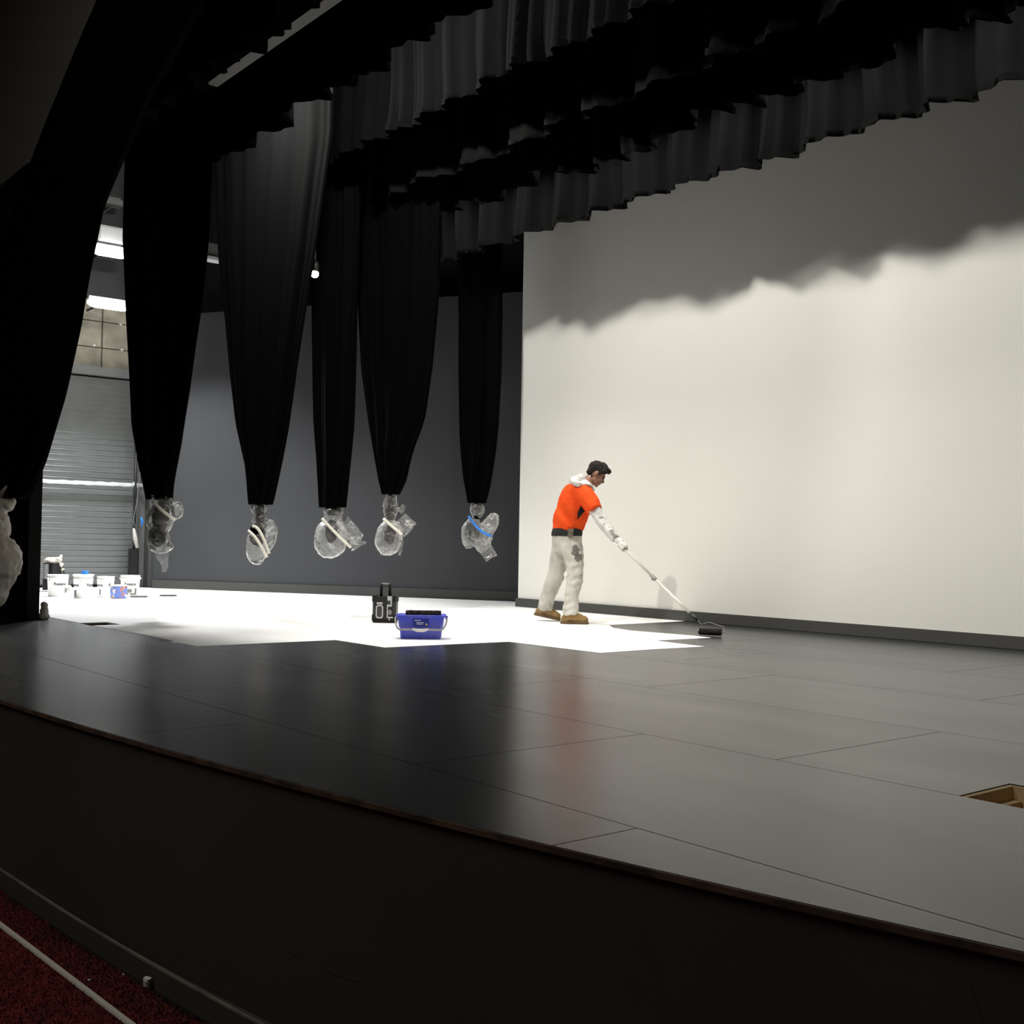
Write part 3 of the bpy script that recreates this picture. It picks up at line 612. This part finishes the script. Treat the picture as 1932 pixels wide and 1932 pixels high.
sx_ = nt.nodes.new('ShaderNodeSeparateColor'); nt.links.new(vn.outputs['Color'], sx_.inputs[0]); nt.links.new(sx_.outputs[0], cr.inputs[0]); nt.links.new(cr.outputs[0], nt.nodes['Principled BSDF'].inputs['Base Color'])
MB().lathe([(0, 0), (.105, 0), (.11, .004), (.11, .165), (.105, .17), (0, .17)], n=30).build('body', mm, tin, True)
MB().lathe([(.09, .170), (.113, .168), (.113, .182), (.105, .184), (.095, .176), (0, .176)], n=30).build('lid', M['alu_white'], tin, True)
for i, (x, y, a, lb) in enumerate(((-15.66, 6.02, 1.25, 'dark round lid lying flat on the white floor just right of the pails'), (-15.80, 6.50, 1.2, 'dark round lid lying alone on the white floor farther right of the pails'))):
    o = MB().lathe([(0, 0), (.118, 0), (.122, .004), (.122, .016), (.115, .018), (.108, .012), (0, .012)], n=30).build('pail_lid', P('dark lid', (.05, .05, .048), .7)); o.location = (x, y, .003); o.rotation_euler[2] = a-.15
    tag(o, lb, 'lid')
eq = empty('equipment_case', (-17.70, 5.47, .003), label='dark upright equipment case draped with white rags left of the pails', cat='case')
MB().box((0, 0, .22), (.24, .20, .40), .6, .04).build('case', M['black_metal'], eq)
MB().box((.05, -.1, .3), (.06, .1, .22), .6, .01).build('front_panel', M['steel_grey'], eq)
b = MB()
for (x, y, z, r) in ((0, 0, .44, .09), (.05, .06, .47, .06), (.07, .10, .40, .045), (-.04, -.05, .45, .07), (.06, .13, .33, .03), (.05, .10, .53, .03)): b.ell((x, y, z), (r, r, r*.8))
b.remesh('rag', .012, M['tarp'], eq, lambda c, nn: crumple(c, .02, 16, 2))
MB().tube([(.06, .12, .45), (.08, .15, .25), (.06, .13, .12), (.08, .16, .03), (.10, .20, .02)], .010, 8).build('cable', M['black_metal'], eq, True)
b = MB()
for (x, y, z, rx) in ((.04, .17, .05, .05), (.06, .23, .05, .04)): b.ell((x, y, z), (rx, rx, .045))
b.remesh('crumpled_cloth', .01, M['tarp'], eq, lambda c, nn: crumple(c, .02, 18, 5))
wb = MB()
for (z, r) in ((.03, .05), (.08, .045), (.13, .035)): wb.ell((0, 0, z), (r, r, .045))
wb = wb.remesh('rag_bundle', .012, M['tarp'], None, lambda c, nn: crumple(c, .02, 14, 8)); wb.location = (-11.93, 3.62, .004)
tag(wb, 'pale rag bundle at the foot of the black proscenium return', 'rag')

# ------------------------------------------------------------------ site radio
R51 = math.radians(51)
ra = empty('site_radio', (-10.05, 6.47, .004), R51-.06, label='black site radio with silver speaker rings on the white floor', cat='radio')
ra.scale = (.84, .9, .92)
MB().box((0, 0, .165), (.29, .20, .25), 0, .03).build('body', M['black_metal'], ra)
for sx_ in (-1, 1):
    for sz in (.055, .27): MB().box((sx_*.130, 0, sz), (.04, .215, .07), 0, .02).build('corner_bumper', P('rubber', (.008, .008, .008), .9), ra)
MB().box((0, -.005, .02), (.28, .2, .035), 0, .02).build('base', M['matt_black'], ra)
silver = P('silver trim', (.5, .5, .5), .4, metal=.5)
def octring(cx, cz, w_, h, th, name):
    vs = []
    def oc(w2, h2): c = min(w2, h2)*.45; return [(-w2, -h2+c), (-w2+c, -h2), (w2-c, -h2), (w2, -h2+c), (w2, h2-c), (w2-c, h2), (-w2+c, h2), (-w2, h2-c)]
    for y in (-.112, -.100):
        for (a, b_) in oc(w_, h)+oc(w_-th, h-th): vs.append((cx+a, y, cz+b_))
    fs = [(i, (i+1) % 8, 8+(i+1) % 8, 8+i) for i in range(8)] + [(i, 16+i, 16+(i+1) % 8, (i+1) % 8) for i in range(8)] + [(8+i, 8+(i+1) % 8, 24+(i+1) % 8, 24+i) for i in range(8)]
    mesh(name, vs, fs, silver, ra)
octring(-.052, .125, .045, .075, .014, 'speaker_ring')
MB().box((-.052, -.101, .125), (.055, .01, .11), 0, .0).build('speaker_grille', P('grille', (.05, .05, .05), .6, bump=.6, bs=200), ra)
MB().box((-.052, -.104, .218), (.072, .006, .022)).build('name_strip', silver, ra)
for (x, z, w_, h) in ((.072, .275, .055, .05), (.092, .225, .016, .06), (.070, .195, .06, .022), (.046, .12, .012, .13), (.078, .062, .075, .014), (.07, .045, .012, .03)):
    MB().box((x, -.107, z), (w_, .012, h), 0, .0).build('silver_trim', silver, ra)
MB().ell((.075, -.105, .12), (.026, .012, .03)).build('dial', P('grey dial', (.16, .16, .17), .4), ra, True)
MB().box((.065, -.103, .235), (.035, .008, .035)).build('display', P('display', (.06, .065, .07), .2), ra)
for sx_ in (-.055, .055): MB().tube([(sx_, 0, .28), (sx_*.97, 0, .40), (sx_*.93, .0, .435)], [.018, .018, .014], 10).build('handle_post', M['matt_black'], ra, True)
MB().tube([(-.052, 0, .432), (.052, 0, .432)], .010, 8).build('handle_bar', M['steel_grey'], ra, True)

# ------------------------------------------------------------------ blue roller scuttle
bl = P('blue plastic', (.06, .075, .58), .42, ns=7, col2=(.10, .11, .50)); 
bu = empty('roller_bucket', (-8.30, 5.72, .004), R51+.03, label='blue rectangular roller bucket with a grey bail handle on the white floor', cat='bucket')
def rect(w_, d, z, c=.03, n=4):
    pts = []
    for (sx_, sy, a0) in ((1, -1, -PI/2), (1, 1, 0), (-1, 1, PI/2), (-1, -1, PI)):
        for i in range(n+1): a = a0+PI/2*i/n; pts.append((sx_*(w_-c)+c*math.cos(a), sy*(d-c)+c*math.sin(a), z))
    return pts
outer = [rect(.172, .105, 0), rect(.176, .108, .01), rect(.185, .115, .095), rect(.192, .117, .10), rect(.200, .125, .185), rect(.213, .138, .187), rect(.215, .140, .205), rect(.205, .130, .208), rect(.19, .118, .19), rect(.165, .10, .02)]
MB().loft(outer).build('tub', bl, bu, True)
lab = P('dark blue label', (.02, .035, .30), .4)
MB().box((0, -.1235, .143), (.135, .004, .065)).build('label_panel', lab, bu)
for (x, z, w_, h) in ((-.028, .163, .056, .010), (-.005, .143, .065, .009), (-.008, .130, .055, .008)): MB().box((x, -.1265, z), (w_, .003, h)).build('print_line', P('faded print', (.42, .42, .62), .5), bu)
MB().lathe([(0, .0), (.010, 0), (.010, .003), (0, .003)], n=12).build('round_sticker', P('yellow sticker', (.6, .5, .2), .5), bu).matrix_basis = Matrix.Translation((.050, -.126, .128)) @ Matrix.Rotation(PI/2, 4, 'X')
pts = []
for i in range(25):
    u = i/24*PI; c_ = math.cos(u); s_ = math.sin(u)
    pts.append((-.225*math.copysign(abs(c_)**.45, c_) if abs(c_) > 1e-6 else 0, -.02-.135*min(1, s_*1.6), .182-.098*min(1, s_*1.3)))
MB().tube(pts, .0085, 8).build('bail_handle', P('grey bail', (.30, .29, .28), .5), bu, True)
MB().tube([(-.07, -.158, .090), (-.03, -.160, .078), (.03, -.160, .078), (.07, -.158, .090)], [.008, .014, .014, .008], 10).build('hand_grip', M['alu_white'], bu, True)
for s in (-1, 1): MB().box((s*.220, -.01, .182), (.02, .04, .03), 0, .004).build('handle_lug', bl, bu)
rs = MB(); n = 40; vs = []
random.seed(5)
fuzz = P('black roller pile', (.012, .011, .010), .9, ns=30, col2=(.03, .022, .015))
def fluffy(L_, r, name, parent=None):
    vs, fs = [], []; m = 26; n = 46
    for i in range(n):
        for k in range(m):
            a = 2*PI*k/m; e = 1 if 1 < i < n-2 else .8
            rr = r*e*random.uniform(.86, 1.10); vs.append(((i/(n-1)-.5)*L_+random.uniform(-.002, .002), rr*math.cos(a), rr*math.sin(a)))
    fs = [(i*m+k, i*m+(k+1) % m, (i+1)*m+(k+1) % m, (i+1)*m+k) for i in range(n-1) for k in range(m)] + [tuple(range(m))[::-1], tuple((n-1)*m+k for k in range(m))]
    for _ in range(2600):
        a = random.random()*2*PI; x = (random.random()-.5)*L_; q = len(vs); ca, sa = math.cos(a), math.sin(a); da = .05
        vs += [(x-.0015, r*.9*math.cos(a-da), r*.9*math.sin(a-da)), (x+.0015, r*.9*math.cos(a+da), r*.9*math.sin(a+da)), (x+random.uniform(-.003, .003), r*1.17*ca, r*1.17*sa)]; fs.append((q, q+1, q+2))
    return mesh(name, vs, fs, fuzz, parent)
sp_ = empty('roller_sleeve', (-8.30, 5.74, .206), R51+.03, label='spare black fluffy roller sleeve lying in the blue bucket', cat='roller')
fluffy(.31, .037, 'pile', sp_)
MB().tube([(-.155, 0, 0), (.155, 0, 0)], .018, 14).build('core', M['steel_grey'], sp_, True)

# ------------------------------------------------------------------ painter
pe = empty('person', (-8.97, 8.14, .004), R51, label='person in orange shirt, white hoodie and white trousers rolling black paint on the floor', cat='person')
PX = .02
SKIN = P('skin', (.34, .18, .125), .55, spec=.35, ns=12, nstr=.12)
HAIR = P('dark hair', (.018, .014, .011), .7, spec=.3, bump=.6, bs=120)
ORANGE = P('orange shirt', (.86, .095, .018), .85, spec=.1, ns=5, col2=(.74, .070, .014), bump=.7, bs=9)
HOODIE = P('white sweatshirt', (.70, .69, .66), .9, spec=.1, ns=10, col2=(.52, .51, .48), bump=.25, bs=20)
TROUS = P('white painters trousers', (.60, .58, .53), .9, spec=.1, ns=7, col2=(.46, .44, .39), bump=.5, bs=16)
GLOVE = P('pale work glove', (.62, .62, .57), .8, spec=.2)
BOOT = P('tan suede boot', (.30, .19, .08), .8, spec=.2, ns=14, nstr=.25); SOLE = P('brown sole', (.13, .08, .035), .7)
spots(TROUS, [(.012, .0, .775, .055, 1, .8), (.035, .02, .70, .045, .8, 1), (.075, .0, .51, .02, 1, 1), (.06, .0, .25, .028, 1.5, .7), (-.10, .3, .66, .03, 2.2, .9), (-.02, 0, .12, .012, 1, 1)])
spots(HOODIE, [(.245, -.15, 1.12, .028, 1, 1.8), (.33, -.22, 1.03, .014, 1, 1), (.36, -.25, .985, .034, 1, 1), (.395, -.28, .93, .045, 1, 1), (.33, -.26, .96, .02, 1, 1), (-.02, .05, 1.49, .03, 1, 1), (.28, -.2, 1.06, .012, 1, 1), (.11, .04, 1.49, .012, 1, 1), (.03, .05, 1.52, .03, 1, 2)], (.22, .21, .2))
# black underarm panel as a shape of its own on the shirt
def ring(cx, cy, cz, rx, ry, n=28, wr=0, ph=0, pw=1.0):
    out = []
    for k in range(n):
        a = 2*PI*k/n; c_, s_ = math.cos(a), math.sin(a)
        q = 1+wr*math.sin(3*a+ph)+wr*.6*math.sin(5*a-ph*1.7)
        out.append((cx+rx*q*math.copysign(abs(c_)**pw, c_), cy+ry*q*math.copysign(abs(s_)**pw, s_), cz))
    return out
NL = [(-.046, .020, .100, .086, .085), (-.045, .020, .130, .092, .090), (-.041, .030, .209, .083, .090), (-.036, .040, .293, .080, .090), (-.007, .060, .433, .087, .095), (.001, .080, .518, .090, .095), (-.009, .100, .629, .099, .100), (-.027, .120, .724, .112, .110), (-.054, .140, .826, .132, .115), (-.07, .16, .90, .13, .11)]
FL = [(-.302, .450, .105, .069, .085), (-.301, .440, .145, .078, .090), (-.280, .430, .225, .084, .090), (-.241, .410, .347, .090, .090), (-.210, .380, .447, .098, .095), (-.178, .350, .581, .093, .100), (-.141, .320, .709, .112, .110), (-.121, .300, .824, .123, .115), (-.10, .28, .90, .12, .11)]
NL = [(a, b, c, d, e) for a, b, c, d, e in NL]
b = MB(); b.loft([ring(*r, wr=.02, ph=i*1.3) for i, r in enumerate(NL)]); b.loft([ring(*r, wr=.02, ph=i*1.7+1) for i, r in enumerate(FL)])
b.loft([ring(-.081, .215, .77, .13, .15), ring(-.083, .22, .83, .160, .175), ring(-.087, .22, .92, .158, .17), ring(-.088, .22, .97, .155, .165)])
def wrinkle(c, nn):
    d = 0
    if c.z < .75:
        f = max(0, 1-abs(c.z-.5)/.16)*.007 + max(0, 1-abs(c.z-.14)/.13)*.010 + .003
        d += f*math.sin(c.z*70+6*noise.noise(Vector((c.x*7, c.y*7, c.z*3)))+2)*(.5+noise.noise(c*6+Vector((3, 1, 2))))
    d += .011*noise.noise(Vector((c.x*9, c.y*9, c.z*5)))+.006*noise.noise(c*20)
    return d
b.remesh('trousers', .011, TROUS, pe, wrinkle, 3, cut=.090)
# bare body underneath: head, neck, trunk and limbs in one skin
HC = Vector((.222, .2, 1.600)); tl = math.radians(36)
HF, HU, HS = Vector((math.cos(tl), 0, -math.sin(tl))), Vector((math.sin(tl), 0, math.cos(tl))), Vector((0, 1, 0))
HM = Matrix((HF, HS, HU)).transposed()
def H(f, s, u): return HC+HF*f+HS*s+HU*u
b = MB()
b.ell(H(-.012, 0, .032), (.096, .076, .088), HM, 24, 16); b.ell(H(.034, 0, -.030), (.062, .060, .082), HM, 20, 14); b.ell(H(.040, 0, -.078), (.050, .048, .036), HM)
b.ell(H(.074, 0, -.104), (.020, .022, .016), HM); b.ell(H(.082, 0, .022), (.018, .045, .014), HM)           # chin, brow
b.tube([H(.088, 0, .006), H(.104, 0, -.016), H(.116, 0, -.036)], [.009, .011, .014], 10); b.ell(H(.104, 0, -.040), (.012, .018, .009), HM)
b.ell(H(.092, 0, -.064), (.010, .022, .006), HM); b.ell(H(.090, 0, -.076), (.010, .020, .006), HM)          # lips
for s in (-1, 1):
    b.ell(H(-.006, s*.078, -.004), (.020, .010, .030), HM); b.ell(H(.062, s*.042, -.034), (.026, .018, .026), HM)
b.tube([(.075, .2, 1.42), (.115, .2, 1.49), (.165, .2, 1.555)], [.075, .062, .060], 16)
b.loft([ring(-.07, .22, .9, .12, .14), ring(-.03, .22, 1.15, .13, .15), ring(.02, .22, 1.35, .13, .18), ring(.05, .21, 1.45, .10, .13)])
b.tube([(.05, .06, 1.42), (.11, -.0, 1.36), (.188, -.08, 1.187), (.275, -.13, 1.065), (.349, -.18, .972), (.43, -.25, .874)], [.06, .055, .045, .038, .033, .026], 12)
b.tube([(.05, .36, 1.42), (.02, .43, 1.30), (-.02, .47, 1.13), (-.03, .46, .98), (-.02, .44, .88)], [.06, .05, .042, .036, .026], 12)
b.tube([(-.07, .15, .88), (-.01, .09, .52), (-.05, .03, .10)], [.08, .055, .04], 12); b.tube([(-.1, .29, .88), (-.19, .37, .52), (-.30, .44, .12)], [.08, .055, .04], 12)
b.remesh('body', .0075, SKIN, pe, None, 3)
for s in (-1, 1):
    MB().ell(H(.083, s*.033, -.004), (.008, .012, .007), HM, 12, 8).build('eye', P('eye', (.05, .04, .035), .2), pe, True)
    MB().ell(H(.088, s*.034, .014), (.008, .018, .0035), HM, 12, 8).build('eyebrow', HAIR, pe, True)
b = MB()
b.ell(H(-.026, 0, .046), (.098, .083, .088), HM, 24, 16); b.ell(H(.040, 0, .092), (.062, .064, .042), HM); b.ell(H(.080, 0, .100), (.036, .050, .030), HM, ); b.ell(H(-.070, 0, -.010), (.040, .064, .052), HM)
b.ell(H(.01, 0, .12), (.05, .045, .03), HM)
for s in (-1, 1): b.ell(H(.016, s*.068, .034), (.026, .016, .040), HM); b.ell(H(.048, s*.060, .062), (.030, .020, .030), HM)
b.remesh('hair', .007, HAIR, pe, lambda c, nn: .007*noise.noise(c*55)+.004*noise.noise(c*110), 2)
# sweatshirt: arms and trunk showing at sleeves and hood
b = MB()
b.tube([(.06, .05, 1.42), (.125, -.02, 1.32), (.192, -.08, 1.187), (.277, -.125, 1.065), (.350, -.18, .972), (.405, -.228, .900)], [.07, .066, .064, .064, .060, .050], 18)
b.tube([(.05, .38, 1.40), (.02, .44, 1.28), (-.02, .48, 1.13), (-.03, .47, .98), (-.022, .45, .90)], [.08, .07, .06, .052, .042], 16)
b.loft([ring(-.08, .22, 1.0, .14, .15), ring(-.03, .22, 1.2, .16, .17), ring(.03, .22, 1.40, .14, .19)])
b.remesh('sweatshirt', .010, HOODIE, pe, lambda c, nn: .007*math.sin((c.z*.8+c.x*.6)*70+2*math.sin(c.y*20))+.006*noise.noise(c*14), 3)
b = MB()
b.ell((-.005, .19, 1.500), (.078, .170, .066), None, 20, 12); b.ell((.020, .17, 1.482), (.092, .232, .050), Matrix.Rotation(.05, 3, 'Y'), 24, 12); b.ell((.100, .17, 1.476), (.090, .215, .044), Matrix.Rotation(.30, 3, 'Y'), 24, 12); b.ell((.150, .19, 1.460), (.060, .150, .042), Matrix.Rotation(.7, 3, 'Y'))
b.ell((.040, .2, 1.545), (.068, .125, .048), Matrix.Rotation(.3, 3, 'Y'))
b.remesh('hood', .010, HOODIE, pe, lambda c, nn: .010*math.sin(c.x*48+c.z*35+2*noise.noise(c*8))+.006*noise.noise(c*20), 3)
# orange short-sleeved shirt
TO = [(-.080, .220, .985, .162, .165), (-.070, .220, 1.025, .172, .170), (-.053, .220, 1.082, .184, .175), (-.036, .220, 1.157, .189, .185), (-.017, .220, 1.243, .185, .195), (.002, .220, 1.340, .180, .21), (.018, .220, 1.421, .165, .22), (.030, .220, 1.47, .14, .20), (.040, .220, 1.50, .095, .14)]
b = MB(); b.loft([ring(*r, n=36, wr=.012, ph=i*.7) for i, r in enumerate(TO)])
b.tube([(.055, .06, 1.41), (.105, .0, 1.345), (.150, -.04, 1.265), (.186, -.075, 1.195)], [.105, .102, .098, .094], 20)
b.tube([(.03, .37, 1.40), (.015, .44, 1.30), (-.01, .47, 1.20)], [.10, .095, .09], 18)
def shirtw(c, nn):
    q = c.x*.75+c.z*.66
    d = .015*math.sin(q*34+3*noise.noise(c*4)) * (1 if c.z < 1.3 else .35)*(.6+noise.noise(c*5))
    return d+.008*noise.noise(c*7)+.004*noise.noise(c*16)
sh_o = b.remesh('shirt', .010, ORANGE, pe, shirtw, 3)
from mathutils.bvhtree import BVHTree
bv = BVHTree.FromPolygons([v.co for v in sh_o.data.vertices], [tuple(p.vertices) for p in sh_o.data.polygons])
K = [Vector((.048, 0, 1.250)), Vector((.092, 0, 1.195)), Vector((.014, 0, 1.100)), Vector((.016, 0, 1.180))]; n = 8; vs = []
for i in range(n+1):
    for k in range(n+1):
        u, v = i/n, k/n; p = K[0]*(1-u)*(1-v)+K[1]*u*(1-v)+K[2]*u*v+K[3]*(1-u)*v
        hit = bv.ray_cast(Vector((p.x, -1, p.z)), Vector((0, 1, 0)))[0]; vs.append((p.x, (hit.y if hit else .03)-.007, p.z))
o_ = mesh('underarm_panel', vs, [(i*(n+1)+k, (i+1)*(n+1)+k, (i+1)*(n+1)+k+1, i*(n+1)+k+1) for i in range(n) for k in range(n)], P('black knit panel', (.012, .010, .014), .9), sh_o, True); o_['label'] = 'black diamond panel under the arm'
BLK = P('black undershirt', (.012, .012, .013), .85)
b = MB(); b.loft([ring(-.088, .22, .925, .166, .178, n=32), ring(-.086, .22, .96, .168, .180, n=32), ring(-.080, .22, 1.01, .160, .168, n=32)])
b.remesh('undershirt_hem', .010, BLK, pe, lambda c, nn: .004*noise.noise(c*15), 2)
pch = P('khaki pouch', (.13, .11, .08), .8)
MB().box((-.056, .035, .965), (.060, .035, .075), -.25, .012).box((-.056, .016, .985), (.062, .006, .035), -.25, .002).build('belt_pouch', pch, pe)
# boots
def boot(c, pitch, lab=''):
    Mx = Matrix.Translation(c) @ Matrix.Rotation(pitch, 4, 'Y')
    def q(b): b.v = [tuple(Mx @ Vector(v)) for v in b.v]; return b
    b = MB(); b.ell((.082, 0, .046), (.066, .050, .046)); b.ell((.02, 0, .06), (.085, .045, .056)); b.ell((-.085, 0, .05), (.058, .044, .055)); b.tube([(-.055, 0, .05), (-.058, 0, .135)], [.060, .062], 16); b.ell((.0, 0, .075), (.06, .042, .04))
    b.v = [(x, y, max(z, .018)) for x, y, z in b.v]
    o = q(b).remesh('boot', .008, BOOT, pe, lambda c, nn: .003*noise.noise(c*30), 2)
    s = MB(); outl = [(.152, 0), (.145, .03), (.115, .050), (.05, .050), (.0, .043), (-.08, .047), (-.135, .036), (-.150, 0)]
    full = outl + [(x, -y) for x, y in outl[1:-1][::-1]]; n = len(full)
    s.loft([[(x*.98, y*.97, 0) for x, y in full], [(x, y, .006) for x, y in full], [(x, y, .022) for x, y in full], [(x*.96, y*.94, .030) for x, y in full]])
    q(s).build('sole', SOLE, o)
boot((-.003, .015, .0), 0)
boot((-.280, .445, .030), .20)
# gloved right hand closed round the pole, relaxed left hand
PA, PB = Vector((.418, -.238, .868)), Vector((1.106, -1.0, .150)); PD = (PB-PA).normalized()
hn = Vector((.462, -.287, .822)); 
wr_ = Vector((.405, -.228, .900)); ax = (wr_-hn); ax = (ax-PD*ax.dot(PD)).normalized() if (ax-PD*ax.dot(PD)).length > .004 else Vector((0, 0, 1))
# grip frame: n1 = from the pole out to the back of the hand
n1 = (Vector((.35, -.2, .9)) - PD*Vector((.35, -.2, .9)).dot(PD)).normalized(); n2 = PD.cross(n1)
b = MB()
b.tube([wr_, wr_*.5+(hn+n1*.028-PD*.045)*.5, hn+n1*.03-PD*.03], [.034, .034, .030], 14)
b.ell(hn+n1*.030+PD*.004, (.052, .024, .040), Matrix((PD, n1, n2)).transposed())
for i, (ln, rr) in enumerate(((4.1, .0115), (4.4, .012), (4.2, .0115), (3.6, .010))):
    off = PD*(.034-i*.0225); pts = [hn+off+(n1*math.cos(a)+n2*math.sin(a))*(.030-.002*a) for a in [ln*k/9 for k in range(10)]]
    b.tube(pts, [rr*1.1]*8+[rr*.95, rr*.7], 9)
pts = [hn+PD*.012+(n1*math.cos(-a)+n2*math.sin(-a))*(.030)+PD*.022*a for a in [1.9*k/6 for k in range(7)]]
b.tube([hn-PD*.02+n1*.03]+pts[1:], [.014]*6+[.010], 9)
b.remesh('right_glove', .0045, GLOVE, pe, lambda c, nn: .0015*noise.noise(c*60), 2)
b = MB(); lw = Vector((-.022, .45, .90)); b.tube([lw, lw+Vector((.0, -.005, -.05))], [.032, .036], 12); b.ell(lw+Vector((.005, -.008, -.085)), (.040, .022, .050))
for i, ln in enumerate((.066, .074, .070, .054)):
    o0 = lw+Vector((.033-i*.022, -.008, -.125)); b.tube([o0+Vector((0, 0, .02)), o0+Vector((0, -.004, -ln*.4)), o0+Vector((0, -.018, -ln*.75)), o0+Vector((0, -.034, -ln))], [.012, .011, .010, .008], 8)
b.tube([lw+Vector((.035, -.01, -.06)), lw+Vector((.058, -.02, -.09)), lw+Vector((.062, -.03, -.125))], [.015, .012, .010], 8)
b.remesh('left_glove', .0045, GLOVE, pe, None, 2)

M['pole'] = P('grey white pole', (.50, .485, .45), .45)
# the roller on its extension pole, laid out in the painter's frame
pr = empty('paint_roller', (-8.97, 8.14, .004), R51, label='paint roller on a long silver extension pole held by the painter', cat='roller')
def on(t_): return PA+(PB-PA)*t_
MB().tube([on(0), on(.46)], .0115, 12).build('upper_pole', M['pole'], pr, True)
MB().tube([on(.44), on(.455), on(.50), on(.52)], [.014, .020, .020, .015], 12).build('locking_collar', P('grey collar', (.25, .24, .22), .5), pr, True)
MB().box(on(.475)-Vector((0, 0, .022)), (.03, .02, .025), .3, .004).build('clamp_lever', P('grey lever', (.25, .24, .22), .5), pr)
MB().tube([on(.5), on(.955)], .0145, 12).build('lower_pole', P('polished pole', (.80, .78, .72), .3, metal=.5), pr, True)
MB().tube([on(.94), on(1.0), on(1.03)], [.016, .019, .012], 12).build('frame_grip', M['black_metal'], pr, True)
S0, S1 = Vector((1.118, -1.195, .034)), Vector((1.312, -1.285, .034)); SD = (S1-S0).normalized(); g = on(1.03)
MB().tube([g, g+(PD*.06), S1*.45+S0*.55+Vector((.01, .06, .085)), S1+SD*.03+Vector((0, .03, .05)), S1+SD*.028, S1-SD*.02], .0035, 8).build('wire_frame', M['steel_grey'], pr, True)
fo = fluffy((S1-S0).length, .029, 'roller_sleeve', pr); fo.location = (S0+S1)/2; fo.rotation_euler = (0, 0, math.atan2(SD.y, SD.x))
MB().tube([S0-SD*.012, S0-SD*.0], .02, 12).build('end_cap', M['steel_grey'], pr, True)
